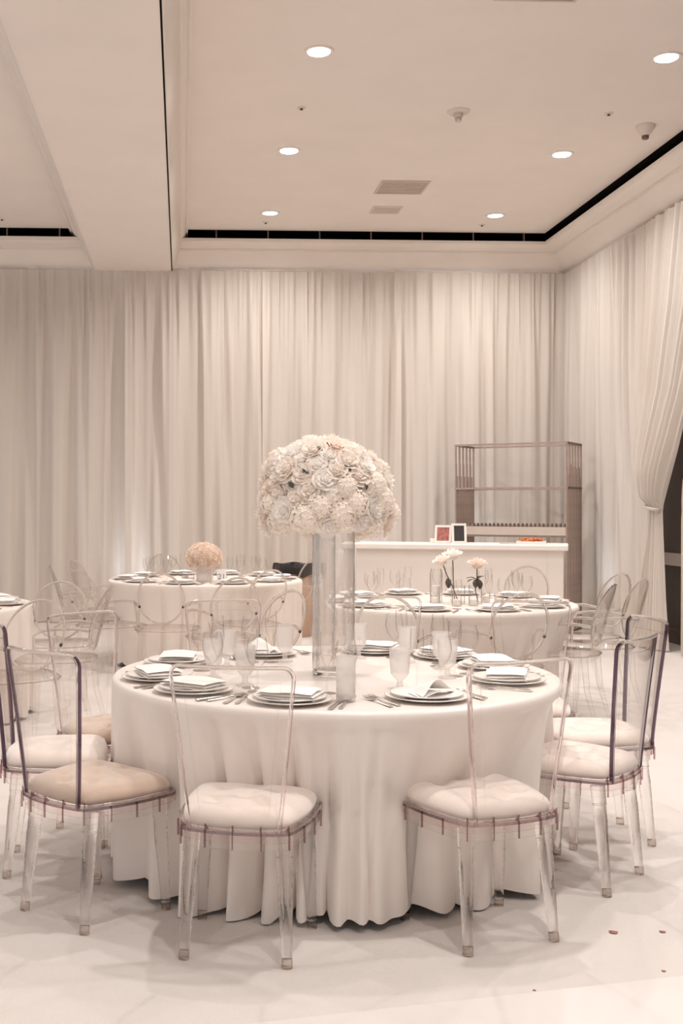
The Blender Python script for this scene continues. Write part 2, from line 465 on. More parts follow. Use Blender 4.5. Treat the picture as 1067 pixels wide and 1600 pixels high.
tied('tied_drape', 'sheer drape on the right wall gathered by a tie, puffing above it',
     [(0, 11.02), (0.5, 11.10), (1.0, 11.16), (1.40, 11.19), (1.46, 11.17), (1.60, 11.08), (2.0, 10.82), (2.6, 10.5), (3.4, 10.2), (4.4, 10.0)],
     [(0, 11.86), (0.5, 11.72), (1.0, 11.55), (1.40, 11.40), (1.46, 11.41), (1.60, 11.52), (2.0, 11.66), (2.6, 11.74), (4.4, 11.76)],
     [(0, 0.16), (0.12, 0.08), (1.0, 0.05), (1.38, 0.06), (1.44, 0.08), (1.52, 0.17), (1.8, 0.20), (2.6, 0.10), (4.4, 0.02)], 5, amp=0.032)
tied('drape', 'edge of the next sheer drape on the right wall, cut by the photo edge',
     [(0, 10.68), (1.30, 10.68), (1.5, 10.66), (1.7, 10.6), (2.0, 10.40), (2.6, 10.15), (4.4, 9.7)],
     [(0, 10.2), (1.40, 10.5), (1.6, 10.4), (2.0, 9.9), (2.6, 9.4), (4.4, 8.6)],
     [(0, 0.06), (1.4, 0.05), (1.8, 0.1), (2.6, 0.08), (4.4, 0.02)], 9, band=False)

# ---------------------------------------------------------------- ceiling fittings
lamp_lab = {(0, 0): 'round recessed downlight at the top middle, largest of the left row',
            (0, 1): 'round recessed downlight in the middle of the left row',
            (0, 2): 'round recessed downlight of the left row closest to the back wall',
            (1, 0): 'round recessed downlight at the top right corner of the photo',
            (1, 1): 'round recessed downlight in the middle of the right row',
            (1, 2): 'round recessed downlight of the right row closest to the back wall'}
tr_me = MB().lathe([(0.085, -0.002), (0.088, -0.008), (0.108, -0.010), (0.112, -0.004), (0.112, 0.0)], 28).mesh('ring', M['white'])
le_me = MB().lathe([(0.0001, -0.003), (0.086, -0.003)], 28).mesh('lens', M['lamp'])
def downlight(x, y, label, shown=True):
    if shown:
        t = thing('downlight', label, 'ceiling light', (x, y, ZC), 0, 'recessed ceiling downlights')
        link('trim_ring', tr_me, t); link('lens', le_me, t)
    d = bpy.data.lights.new('downlight_lamp', 'AREA'); d.shape = 'DISK'; d.size = 0.16
    d.energy = DOWNLIGHT_W; d.color = (1.0, 0.95, 0.912); d.spread = R(150)
    o = bpy.data.objects.new('downlight_lamp', d); C.objects.link(o)
    o.location = (x, y, ZC-0.012)
    o.visible_camera = True
    if shown: o.parent = t; o.location = (0, 0, -0.012)
for i, x in enumerate((1.006, 3.605)):
    for j, y in enumerate((8.31, 10.64, 12.93)):
        downlight(x, y, lamp_lab[(i, j)])
    for y in (5.99, 3.67, 1.35):
        downlight(x, y, 'recessed downlight outside the view', False)
for x in (-3.3,):
    for y in (1.35, 5.99, 10.64): downlight(x, y, '', False)

def sprinkler(x, y, label):
    t = thing('sprinkler', label, 'sprinkler', (x, y, ZC), 0, 'small ceiling sprinklers')
    MB().lathe([(0.038, 0), (0.036, -0.006), (0.012, -0.009)], 16, cap1=True).build('escutcheon', M['vent2'], t)
    m = MB().lathe([(0.010, -0.008), (0.010, -0.013), (0.006, -0.014), (0.006, -0.018)], 10, cap1=True)
    m.lathe([(0.0001, -0.018), (0.015, -0.018), (0.015, -0.020), (0.0001, -0.021)], 12)
    m.build('deflector', M['black'], t)
sprinkler(1.003, 9.497, 'small dark sprinkler between the first two left row downlights')
sprinkler(3.631, 9.522, 'small dark sprinkler left of the cone detector')
sprinkler(3.565, 13.362, 'small sprinkler behind the last right row downlight')
sprinkler(0.987, 13.352, 'small sprinkler behind the last left row downlight')
sprinkler(-2.093, 13.337, 'small sprinkler on the left bay ceiling at the photo edge')
t = thing('smoke_detector', 'round plate detector with hanging sensor at middle of the ceiling', 'smoke detector', (2.34, 9.53, ZC))
MB().lathe([(0.098, 0), (0.098, -0.006), (0.085, -0.016), (0.04, -0.02)], 28, cap1=True).build('plate', M['vent2'], t)
m = MB().lathe([(0.042, -0.018), (0.040, -0.045), (0.030, -0.055), (0.0001, -0.057)], 16)
m.build('sensor', M['vent'], t)
m = MB()
for k in range(4):
    a = R(45+90*k); m.tube([(0.03*math.cos(a), 0.03*math.sin(a), -0.05), (0.022*math.cos(a), 0.022*math.sin(a), -0.085)], 0.004, 6)
m.lathe([(0.0001, -0.088), (0.028, -0.086), (0.028, -0.082), (0.0001, -0.082)], 14)
m.build('guard', M['vent'], t)
t = thing('smoke_detector', 'cone shaped ceiling detector with dark tip near the right crown', 'smoke detector', (4.067, 9.81, ZC))
MB().lathe([(0.085, 0), (0.083, -0.02), (0.062, -0.055), (0.040, -0.085), (0.028, -0.092)], 28, cap1=True).build('cone', M['vent2'], t)
m = MB().lathe([(0.030, -0.092), (0.030, -0.115), (0.024, -0.122), (0.0001, -0.122)], 16)
m.build('tip', M['bronzedk'], t)
def panel(name, label, x0, y0, x1, y1, mat, slats):
    t = thing(name, label, 'vent', ((x0+x1)/2, (y0+y1)/2, ZC))
    hx, hy = (x1-x0)/2, (y1-y0)/2
    m = MB(); f = 0.02
    for a, b in (((-hx, -hy), (hx, -hy+f)), ((-hx, hy-f), (hx, hy)), ((-hx, -hy+f), (-hx+f, hy-f)), ((hx-f, -hy+f), (hx, hy-f))):
        m.box((a[0], a[1], -0.012), (b[0], b[1], 0))
    m.build('frame', mat, t, smooth=False)
    MB().box((-hx+f, -hy+f, -0.003), (hx-f, hy-f, 0)).build('backing', mat, t, smooth=False)
    me = None
    for k in range(slats):
        y = -hy+f+(k+0.5)*(2*hy-2*f)/slats
        if me is None: me = MB().box((-hx+f, -0.008, -0.010), (hx-f, 0.008, -0.004)).mesh('slat', mat, smooth=False)
        s = link('slat', me, t); s.location = (0, y, 0)
panel('ceiling_vent', 'larger grey rectangular air vent in the ceiling', 2.05, 11.58, 2.56, 12.06, M['vent'], 8)
panel('ceiling_vent', 'paler small rectangular panel behind the larger ceiling vent', 2.135, 12.58, 2.47, 12.88, M['vent2'], 5)
panel('ceiling_vent', 'air vent at the top edge of the photo, mostly cut off', 2.05, 6.9, 2.60, 7.41, M['vent'], 8)

# ---------------------------------------------------------------- clear square-back chair
def arc_outline(hw_r, hw_f, yr, yf, bulge_r, bulge_s, bulge_f, rad, n=10):
    """seat outline: rounded trapezoid with gently curved edges"""
    def seg(p, q, bul, m):
        p, q = Vector(p), Vector(q); d = q-p; nrm = Vector((d.y, -d.x)).normalized()
        return [p+d*t+nrm*bul*math.sin(PI*t) for t in [i/m for i in range(m)]]
    pts = seg((-hw_r, yr), (hw_r, yr), bulge_r, n)+seg((hw_r, yr), (hw_f, yf), bulge_s, n)+seg((hw_f, yf), (-hw_f, yf), bulge_f, n)+seg((-hw_f, yf), (-hw_r, yr), bulge_s, n)
    # smooth corners
    for _ in range(rad):
        pts = [(pts[i-1]+pts[i]*2+pts[(i+1) % len(pts)])/4 for i in range(len(pts))]
    return [(p.x, p.y) for p in pts]
SEAT_Z = 0.405
def scale_out(o, k, c=(0, 0.0)): return [(c[0]+(x-c[0])*k, c[1]+(y-c[1])*k) for x, y in o]
OUT = arc_outline(0.178, 0.228, -0.188, 0.207, 0.026, 0.022, 0.02, 1, 12)
def ring_between(mb, o1, o2, z0, z1, mi=0):
    n = len(o1)
    vs = [(x, y, z0) for x, y in o1]+[(x, y, z1) for x, y in o1]+[(x, y, z0) for x, y in o2]+[(x, y, z1) for x, y in o2]
    fs = []
    for k in range(n):
        j = (k+1) % n
        fs += [(k, j, n+j, n+k), (2*n+j, 2*n+k, 3*n+k, 3*n+j), (n+k, n+j, 3*n+j, 3*n+k), (j, k, 2*n+k, 2*n+j)]
    mb.add(vs, fs, mi)
def make_chair():
    root = thing('acrylic_chair', 'chair', 'chair')
    z = SEAT_Z
    mb = MB()
    ring_between(mb, OUT, scale_out(OUT, 0.86), z+0.010, z+0.020)
    ring_between(mb, OUT, scale_out(OUT, 0.985), z-0.012, z+0.026)
    fr = mb.build('seat_tray', M['pink'], root, angle=30)
    def rib_mesh(up):
        mb = MB().box((-0.0015, 0.000, -0.034), (0.0015, 0.007, 0.020))
        if up:
            mb.add([(-0.0018, 0.004, 0.02), (0.0018, 0.004, 0.02), (0.0018, -0.018, 0.02), (-0.0018, -0.018, 0.02), (-0.0018, 0.003, 0.042), (0.0018, 0.003, 0.042)],
                   [(0, 1, 5, 4), (2, 3, 4, 5), (1, 2, 5), (3, 0, 4)])
        return mb.mesh('rib', M['rib'], smooth=False)
    RB = (rib_mesh(False), rib_mesh(True))
    for k in range(0, len(OUT), 3):
        x, y = OUT[k]
        if y > 0.17: continue
        rb = link('rib', RB[1 if y < -0.17 else 0], fr)
        rb.location = (x, y, z); rb.rotation_euler = (0, 0, math.atan2(y, x)-PI/2)
    mb = MB(); ring_between(mb, scale_out(OUT, 0.94), scale_out(OUT, 0.92), z-0.040, z+0.008)
    mb.build('apron', M['acryl'], fr)
    # corner lugs in the tray
    # cushion
    mb = MB(); n = len(OUT); o = scale_out(OUT, 0.93, (0, 0.005))
    prof = [(0.90, 0.022), (0.985, 0.030), (1.0, 0.045), (0.965, 0.062), (0.88, 0.076), (0.80, 0.082)]+[(0.74-0.06*q, 0.085+0.0005*q) for q in range(12)]
    tufts = [(0, 0.0), (-0.085, -0.075), (0.085, -0.075), (-0.095, 0.09), (0.095, 0.09), (0, -0.13), (0, 0.14)]
    vs = []
    for k, h in prof:
        for x, y in o:
            X, Y = x*k, y*k
            dz = 0
            if k < 0.9:
                for tx, ty in tufts: dz -= 0.022*math.exp(-((X-tx)**2+(Y-ty)**2)/0.0008)
            vs.append((X, Y, z+h+dz))
    fs = [(i*n+k, i*n+(k+1) % n, (i+1)*n+(k+1) % n, (i+1)*n+k) for i in range(len(prof)-1) for k in range(n)]
    fs.append(tuple((len(prof)-1)*n+k for k in range(n)))
    mb.add(vs, fs)
    cu = mb.build('seat_cushion', M['velvet'], root, angle=80)
    mb = MB()
    for tx, ty in tufts[:5]: mb.lathe([(0.007, 0.0), (0.006, 0.003), (0.0001, 0.004)], 8, (tx, ty, z+0.066))
    mb.build('tuft_buttons', M['velvet'], cu)
    # legs
    for sx in (-1, 1):
        for y0, y1, x0, x1, dz in ((-0.135, -0.178, 0.150, 0.168, 0), (0.155, 0.176, 0.178, 0.195, 0)):
            top = Vector((sx*x0, y0, z-0.002)); bot = Vector((sx*x1, y1, 0.0))
            P = lambda t: top.lerp(bot, t)
            mb = MB(); mb.tube([P(0), P(0.17), P(0.175), P(0.30), P(0.305), P(0.93)], [0.028, 0.0265, 0.0245, 0.0245, 0.0255, 0.0165], 18)
            lg = mb.build('leg', M['leg'], root)
            mb = MB(); mb.tube([P(0.93), P(0.935), P(1.0)], [0.0165, 0.0175, 0.0165], 18)
            mb.build('foot_cap', M['foot'], lg)
    # back panel
    zb, zt, rc = z+0.012, 0.955, 0.045
    def hw(zz):
        w0 = lerp(0.150, 0.208, (zz-zb)/(zt-zb))
        if zz > zt-rc: w0 = w0-rc+math.sqrt(max(0, rc*rc-(zz-(zt-rc))**2))
        return w0
    def pos(xx, zz):
        lean = -0.205-0.062*((zz-zb)/(zt-zb))**1.2
        return Vector((xx, lean+0.9*xx*xx, zz))
    zs = [lerp(zb, zt-rc, i/8) for i in range(9)]+[zt-rc+rc*math.sin(PI/2*i/5) for i in range(1, 6)]
    mb = MB(); NU = 14; th = 0.007
    for s_, flip in ((0.5, False), (-0.5, True)):
        vs = []; 
        for zz in zs:
            h_ = max(hw(zz)-0.008, 0.002)
            for i in range(NU+1):
                xx = lerp(-h_, h_, i/NU); q = pos(xx, zz); vs.append((q.x, q.y+th*s_, q.z))
        fs = [(j*(NU+1)+i, j*(NU+1)+i+1, (j+1)*(NU+1)+i+1, (j+1)*(NU+1)+i) for j in range(len(zs)-1) for i in range(NU)]
        if flip: fs = [f[::-1] for f in fs]
        mb.add(vs, fs)
    bk = mb.build('backrest', M['acryl'], root, angle=60)
    # rim frame around the panel: rectangular section with violet outer side faces
    path = [(-hw(zz), zz) for zz in zs]+[(lerp(-hw(zt)*1, hw(zt)*1, i/20), zt) for i in range(1, 20)]+[(hw(zz), zz) for zz in reversed(zs)]
    cen = (0.0, 0.66); mb = MB(); sec = []
    for i, (xx, zz) in enumerate(path):
        a = path[max(i-1, 0)]; b = path[min(i+1, len(path)-1)]
        tx, tz = b[0]-a[0], b[1]-a[1]; l = math.hypot(tx, tz); ox, oz = -tz/l, tx/l   # outward normal (left-hand of travel)
        wi = 0.012
        p_o = pos(xx, zz); p_i = pos(xx-ox*wi, zz-oz*wi)
        d_ = (p_i-p_o).normalized()*0.003; q_o, q_i = p_o+d_, p_i-d_
        ring = []
        for p_, y_ in ((p_o, -0.0045), (p_o, 0.0045), (q_o, 0.0078), (q_i, 0.0078), (p_i, 0.0045), (p_i, -0.0045), (q_i, -0.0078), (q_o, -0.0078)):
            ring.append((p_.x, p_.y+y_, p_.z))
        sec.append((ring, abs(ox) > 0.55))
    for i in range(len(sec)-1):
        (A, va), (B, vb) = sec[i], sec[i+1]
        for q in range(8):
            q2 = (q+1) % 8
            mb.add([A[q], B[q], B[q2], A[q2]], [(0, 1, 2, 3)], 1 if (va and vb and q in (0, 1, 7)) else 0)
    mb.add(sec[0][0], [tuple(range(7, -1, -1))]); mb.add(sec[-1][0], [tuple(range(8))])
    mb = weld(mb)
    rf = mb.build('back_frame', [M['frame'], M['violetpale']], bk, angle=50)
    # moulded inner border line
    ins = [(-(hw(zz)-0.045), zz) for zz in zs[1:9]]+[(0, zt-0.055)]+[(hw(zz)-0.045, zz) for zz in reversed(zs[1:9])]
    ins = [(x_, min(z_, zt-0.055)) for x_, z_ in ins]
    MB().tube([pos(a, b)+Vector((0, 0.006, 0)) for a, b in ins], 0.0025, 6).build('back_moulding', M['acryl'], bk)
    return root
chairs = {}
def rebuild_kids():
    kids.clear()
    for o in bpy.data.objects:
        if o.parent: kids.setdefault(o.parent.name, []).append(o)
proto = make_chair(); rebuild_kids()
frame_plain = [o.data for o in bpy.data.objects if o.name == 'back_frame'][0]
def by_back(x, y, hd, back=0.26):      # chair centre from the middle of its back top
    return (x+back*math.cos(R(hd)), y+back*math.sin(R(hd)))
TC = (0.625, 4.66)
chair_spots = {
 'A': ((-0.318, 4.105), 44, 'tan', 'clear acrylic chair with tan tufted cushion at the front left of the table'),
 'B': ((0.214, 3.765), 75, 'velvet', 'clear acrylic chair with pale cushion in front of the table, left of the vase'),
 'C': ((1.022, 3.845), 109, 'velvet', 'clear acrylic chair with pale cushion in front of the table, right of the vase'),
 'D': ((1.555, 4.39), 138, 'velvet', 'clear acrylic chair with violet edge, nearer of two at the right'),
 'E': ((1.82, 4.92), 181, 'velvet', 'clear acrylic chair with violet edge, farther of two at the right'),
 'F': ((-0.51, 4.63), 2, 'velvet', 'clear acrylic chair with pale cushion, its back cut by the left photo edge'),
 'G': (by_back(-0.479, 5.309, -48), -48, 'tan', 'clear acrylic chair with tan cushion behind the others at far left'),
 'H': (by_back(0.213, 5.993, -82), -82, 'velvet', 'clear acrylic chair across the table, left of the vase'),
 'I': (by_back(1.112, 6.207, -100), -100, 'velvet', 'clear acrylic chair across the table, just right behind the vase'),
 'J': (by_back(1.818, 5.843, -112), -112, 'velvet', 'clear acrylic chair across the table at the far right, before the oval back chairs')}
chair_objs = {}
for k, ((x, y), hd, cu, lab) in chair_spots.items():
    o = proto if k == 'A' else copy_tree(proto)
    chair_objs[k] = o
    place(o, (x, y, 0), R(hd-90), lab, 'square back clear chairs around the nearest table')
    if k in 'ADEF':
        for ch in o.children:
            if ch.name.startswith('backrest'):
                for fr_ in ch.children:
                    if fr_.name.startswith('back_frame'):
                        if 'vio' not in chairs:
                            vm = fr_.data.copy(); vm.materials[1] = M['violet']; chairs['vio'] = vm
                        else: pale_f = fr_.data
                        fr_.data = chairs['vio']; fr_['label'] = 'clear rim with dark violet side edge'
    if cu == 'tan':
        for ch in o.children:
            if ch.name.startswith('seat_cushion'):
                if 'tan_me' not in chairs:
                    tm = ch.data.copy(); tm.materials[0] = M['tan']; chairs['tan_me'] = tm
                ch.data = chairs['tan_me']
                ch['label'] = 'tan velvet cushion'
                for b_ in ch.children:
                    if 'tan_bt' not in chairs:
                        tm = b_.data.copy(); tm.materials[0] = M['tan']; chairs['tan_bt'] = tm
                    b_.data = chairs['tan_bt']
for k, o in chair_objs.items():
    if k not in 'ADEF':
        for ch in o.children:
            for fr_ in ch.children:
                if fr_.name.startswith('back_frame'):
                    fr_.data = frame_plain
                    if 'label' in fr_: del fr_['label']
# the prototype was placed first, then copies; restore pale cushions on copies of the tan one
pale_c = None
for me in bpy.data.meshes:
    if me.name.startswith('seat_cushion') and me.materials[0] == M['velvet']: pale_c = me
pale_b = [me for me in bpy.data.meshes if me.name.startswith('tuft_buttons') and me.materials[0] == M['velvet']][0]
for o in bpy.data.objects:
    if o.name.startswith('acrylic_chair') and 'tan' not in o['label']:
        for ch in o.children:
            if ch.name.startswith('seat_cushion'):
                ch.data = pale_c
                if 'label' in ch: del ch['label']
                for b_ in ch.children: b_.data = pale_b

# ---------------------------------------------------------------- clear oval-back armchair
def make_ghost():
    root = thing('oval_back_chair', 'chair', 'chair')
    zs = 0.46
    o = arc_outline(0.20, 0.265, -0.22, 0.24, 0.03, 0.03, 0.03, 3, 8)
    mb = MB(); n = len(o)
    o2 = scale_out(o, 0.96); o3 = scale_out(o, 0.90)
    vs = [(x, y, zs-0.055) for x, y in o3]+[(x, y, zs-0.012) for x, y in o]+[(x, y, zs) for x, y in o2]
    fs = [(i*n+k, i*n+(k+1) % n, (i+1)*n+(k+1) % n, (i+1)*n+k) for i in range(2) for k in range(n)]+[tuple(2*n+k for k in range(n))]
    mb.add(vs, fs); seat = mb.build('seat', M['ghost'], root, angle=50)
    MB().tube([(x, y, zs-0.012) for x, y in o], 0.006, 6, closed=True).build('seat_rim', M['ghostrim'], seat)
    # oval back leaning
    cz, hh, hw_ = 0.715, 0.205, 0.185
    def pos(a, k=1.0, off=0.0):
        x = k*hw_*math.cos(a); dz = k*hh*math.sin(a)
        z = cz+dz
        y = -0.225-0.30*(z-0.50)+0.8*x*x+off
        return (x, y, z)
    mb = MB()
    for off, fl in ((0.005, False), (-0.005, True)):
        vs = []; NA = 28
        for k in (0.02, 0.35, 0.7, 0.97):
            for i in range(NA): vs.append(pos(2*PI*i/NA, k, off))
        fs = [(j*NA+i, j*NA+(i+1) % NA, (j+1)*NA+(i+1) % NA, (j+1)*NA+i) for j in range(3) for i in range(NA)]
        mb.add(vs, [f[::-1] for f in fs] if fl else fs)
    bk = mb.build('backrest', M['ghost'], root)
    MB().tube([pos(2*PI*i/36) for i in range(36)], 0.0085, 10, closed=True).build('oval_rim', M['ghostrim'], bk)
    for s_ in (-1, 1): MB().tube([(s_*0.06, -0.235, 0.525), (s_*0.075, -0.228, 0.49), (s_*0.10, -0.21, zs-0.01)], 0.012, 8).build('back_support', M['ghost'], root)
    for s in (-1, 1):
        a = pos(R(-20) if s > 0 else R(200))
        pts = [a, (s*0.225, -0.16, 0.665), (s*0.255, -0.05, 0.665), (s*0.268, 0.05, 0.655), (s*0.272, 0.10, 0.62), (s*0.262, 0.10, 0.54), (s*0.250, 0.11, zs-0.01)]
        MB().tube(pts, 0.0105, 10).build('arm', M['ghostrim'], root)
        MB().tube([(s*0.225, 0.20, zs-0.02), (s*0.222, 0.205, 0.20), (s*0.215, 0.21, 0)], [0.023, 0.019, 0.013], 8).build('leg', M['ghost'], root)
        MB().tube([(s*0.17, -0.19, zs-0.02), (s*0.172, -0.21, 0.22), (s*0.18, -0.27, 0)], [0.023, 0.019, 0.013], 8).build('leg', M['ghost'], root)
    return root
gp = make_ghost(); rebuild_kids()
T2 = (0.22, 10.65); T3 = (1.885, 8.036); T4 = (-1.95, 7.99)
ghosts = [
 ((-0.171, 8.977), 82, 'clear oval back armchair before the far left table, its back to us'),
 ((0.651, 7.078), 128, 'clear oval back armchair just left of the tall vase, angled away'),
 ((0.40, 8.35), 105, 'clear oval back armchair seen edge on before the far left table'),
 ((0.72, 9.35), 118, 'clear oval back armchair at the right front of the far left table'),
 ((1.273, 11.25), 200, 'clear oval back armchair beside the tan bin'),
 ((-0.829, 9.368), 45, 'clear oval back armchair at the left front of the far left table'),
 ((-0.507, 7.473), 172, 'clear oval back armchair seen edge on, leaning right, by the left aisle'),
 ((-0.85, 8.0), 100, 'faint clear oval back armchair at the left aisle, behind the square back one'),
 ((-1.12, 10.1), 8, 'clear oval back armchair at the left side of the far left table'),
 ((-0.815, 6.451), 122, 'clear oval back armchair tucked at the table cut by the left edge'),
 ((-1.0, 11.0), -18, 'clear oval back armchair behind the left end of the far left table'),
 ((1.217, 6.69), 72, 'clear oval back armchair at the left front of the bud vase table'),
 ((2.059, 6.805), 98, 'clear oval back armchair at the right front of the bud vase table'),
 ((2.997, 9.75), -115, 'clear oval back armchair between the bud vase table and white bar'),
 ((2.85, 7.50), 146, 'clear oval back armchair right of the bud vase table, tilted oval'),
 ((3.384, 8.70), 195, 'clear oval back armchair by the right drape, behind the tilted oval one'),
 ((3.278, 8.033), 176, 'clear oval back armchair seen edge on before the right drape'),
 ((-0.20, 12.35), -80, 'clear oval back armchair on the far side of the far left table'),
]
for i, ((x, y), hd, lab) in enumerate(ghosts):
    o = gp if i == 0 else copy_tree(gp)
    cx, cy = by_back(x, y, hd, 0.30)
    place(o, (cx, cy, 0), R(hd-90), lab, 'oval back clear armchairs')

# ---------------------------------------------------------------- round tables
DENTS = []        # (x, y, heading, half width, reach of the seat front)
for (x, y), hd, cu, lab in chair_spots.values(): DENTS.append((x, y, R(hd), 0.25, 0.215))
for o in list(bpy.data.objects):
    if o.name.startswith('oval_back_chair'): DENTS.append((o.location.x, o.location.y, o.rotation_euler.z+PI/2, 0.30, 0.275))
def cloth_mesh(seed, Rt, zt, hem, flare, amp, nfold, c):
    rnd = random.Random(seed)
    comp = [(nfold+rnd.randint(-12, 6), rnd.random()*2*PI, rnd.uniform(0.5, 1)) for _ in range(6)]
    low = [(rnd.randint(2, 6), rnd.random()*2*PI, rnd.uniform(0.5, 1)) for _ in range(3)]
    def f(a):
        aa = a+0.10*math.sin(3*a+low[0][1])
        v = sum(c*math.sin(k*aa+p) for k, p, c in comp)/1.5
        v *= 0.75+0.35*sum(c*math.sin(k*a+p) for k, p, c in low)/2
        rd = abs(math.sin(0.5*(nfold*aa+0.9*v+low[1][1])))**0.75*2-1.1
        return (0.75*rd+0.45*math.tanh(v*1.2))*(0.8+0.3*math.sin(2*a+low[2][1]))
    rows = [(0.0, 0.0, 0), (0.5, 0, 0), (0.85, 0, 0), (0.965, 0, 0), (0.985, 0, 0), (0.996, -0.003, 0.0), (1.002, -0.012, 0.02), (1.005, -0.03, 0.05)]
    NA = 420; vs = []; fs = []
    for k, dz, am in rows:
        for i in range(NA):
            a = 2*PI*i/NA; r = max(Rt*k, 0.001)
            vs.append((r*math.cos(a), r*math.sin(a), zt+dz))
    nd = 22
    near = [(x-c[0], y-c[1], h, w_, f_) for x, y, h, w_, f_ in DENTS if math.hypot(x-c[0], y-c[1]) < 1.3]
    for j in range(1, nd+1):
        t = j/nd
        for i in range(NA):
            a = 2*PI*i/NA; v = f(a+0.02*math.sin(2.5*t+a*4)*t)
            r = Rt*1.005+flare*t**1.3+amp*(t**0.55)*(v-0.25)
            hz = max(0.006, hem+0.012*math.sin(5*a+seed)*t-0.020*v-0.006*math.sin(11*a))
            z_ = lerp(zt-0.03, hz, t)
            dent = 0.0
            for dx, dy, dh, dw, df in near:
                # where the ray from the table centre meets the front line of the tucked seat
                ca, sa = math.cos(a), math.sin(a); fx, fy = math.cos(dh), math.sin(dh)
                den = ca*fx+sa*fy
                if den > -0.3: continue
                px, py = dx+fx*df, dy+fy*df
                rf = (px*fx+py*fy)/den
                side = abs((ca*rf-px)*-fy+(sa*rf-py)*fx)
                rf = max(rf+0.01, 0.77)
                wgt = sm(1-(side-dw+0.06)/0.30) if side > dw-0.06 else 1.0
                wz = min(1.0, (zt-z_)/0.36)**0.8
                k_ = Rt*1.005-rf
                if k_ > 0 and k_*wgt*wz > dent: dent = k_*wgt*wz
            r -= dent
            vs.append((r*math.cos(a), r*math.sin(a), z_))
    nr = len(rows)+nd
    for j in range(nr-1):
        for i in range(NA):
            i2 = (i+1) % NA
            fs.append((j*NA+i, (j+1)*NA+i, (j+1)*NA+i2, j*NA+i2))
    mb = MB().add(vs, fs)
    return mb
def table(c, label, seed, mat, flare=0.0, amp=0.062, nfold=29, hem=0.03):
    t = thing('round_table', label, 'table', (c[0], c[1], 0), 0, 'round banquet tables')
    o = cloth_mesh(seed, 0.905, 0.762, hem, flare, amp, nfold, c).build('tablecloth', mat, t, angle=70)
    MB().lathe([(0.0001, 0.755), (0.88, 0.755), (0.89, 0.748), (0.88, 0.735), (0.0001, 0.735)], 48).build('tabletop', M['bar'], t)
    m = MB().lathe([(0.20, 0.0), (0.20, 0.02), (0.06, 0.05), (0.045, 0.10), (0.045, 0.70), (0.16, 0.736)], 20, cap0=True)
    m.build('pedestal', M['whitetrim'], t)
table(TC, 'nearest round banquet table in a pale satin cloth hanging almost to the floor', 3, M['cloth'])
table(T2, 'round banquet table at the far left with the peach flower bowl', 8, M['cloth2'], amp=0.035)
table(T3, 'round banquet table with bud vases in front of the white bar', 14, M['cloth2'], amp=0.035)
table(T4, 'round banquet table cut by the left photo edge', 21, M['cloth2'], amp=0.035)
TZ = 0.7625

# ---------------------------------------------------------------- tableware prototypes (meshes shared by copies)
def me_charger():
    return MB().lathe([(0.0001, 0.002), (0.09, 0.0), (0.10, 0.003), (0.148, 0.014), (0.150, 0.017), (0.147, 0.018), (0.10, 0.007), (0.0001, 0.006)], 40).mesh('charger', M['china'])
def me_rim(r, z): return MB().tube([(r*math.cos(2*PI*i/48), r*math.sin(2*PI*i/48), z) for i in range(48)], 0.0013, 6, closed=True).mesh('rim', M['rimsilver'])
CH, CHR = me_charger(), me_rim(0.149, 0.0165)
PL = MB().lathe([(0.0001, 0.002), (0.075, 0.0), (0.085, 0.004), (0.128, 0.014), (0.130, 0.017), (0.127, 0.018), (0.085, 0.008), (0.0001, 0.006)], 40).mesh('plate', M['china'])
PLR = me_rim(0.129, 0.0165)
FL = MB().lathe([(0.0001, 0.0), (0.034, 0.0), (0.034, 0.002), (0.006, 0.006), (0.0035, 0.012), (0.0035, 0.09), (0.008, 0.10), (0.022, 0.135), (0.027, 0.17), (0.024, 0.225)], 20).mesh('flute', M['glass'])
WG = MB().lathe([(0.0001, 0.0), (0.037, 0.0), (0.037, 0.002), (0.006, 0.006), (0.004, 0.012), (0.004, 0.08), (0.012, 0.088), (0.034, 0.115), (0.041, 0.145), (0.038, 0.175), (0.032, 0.20)], 22).mesh('wine', M['glass'])
GO = MB().lathe([(0.0001, 0.0), (0.036, 0.0), (0.036, 0.004), (0.012, 0.012), (0.010, 0.035), (0.024, 0.048), (0.034, 0.062), (0.038, 0.10), (0.040, 0.155), (0.0375, 0.155), (0.036, 0.10), (0.030, 0.066), (0.0001, 0.058)], 22).mesh('goblet', M['frost'])
TU = MB().lathe([(0.0001, 0.0), (0.032, 0.0), (0.034, 0.004), (0.035, 0.16), (0.033, 0.16), (0.031, 0.012), (0.0001, 0.012)], 22).mesh('tumbler', M['frost'])
def me_fork(L=0.20):
    mb = MB()
    hp = [(0, -L*0.5, 0.003), (0, -L*0.2, 0.004), (0, L*0.12, 0.010), (0, L*0.2, 0.008)]
    mb.tube(hp, [0.0085, 0.006, 0.0035, 0.006], 8, sq=(1, 0.28))
    mb.add([(-0.011, L*0.2, 0.006), (0.011, L*0.2, 0.006), (0.012, L*0.31, 0.004), (-0.012, L*0.31, 0.004), (-0.011, L*0.2, 0.009), (0.011, L*0.2, 0.009), (0.012, L*0.31, 0.007), (-0.012, L*0.31, 0.007)],
           [(0,3,2,1),(4,5,6,7),(0,1,5,4),(1,2,6,5),(2,3,7,6),(3,0,4,7)])
    for k in range(4):
        x = lerp(-0.0102, 0.0102, k/3)
        mb.tube([(x, L*0.305, 0.0055), (x, L*0.42, 0.006), (x, L*0.5, 0.011)], [0.0018, 0.0016, 0.0009], 5)
    return mb.mesh('fork', M['silver'])
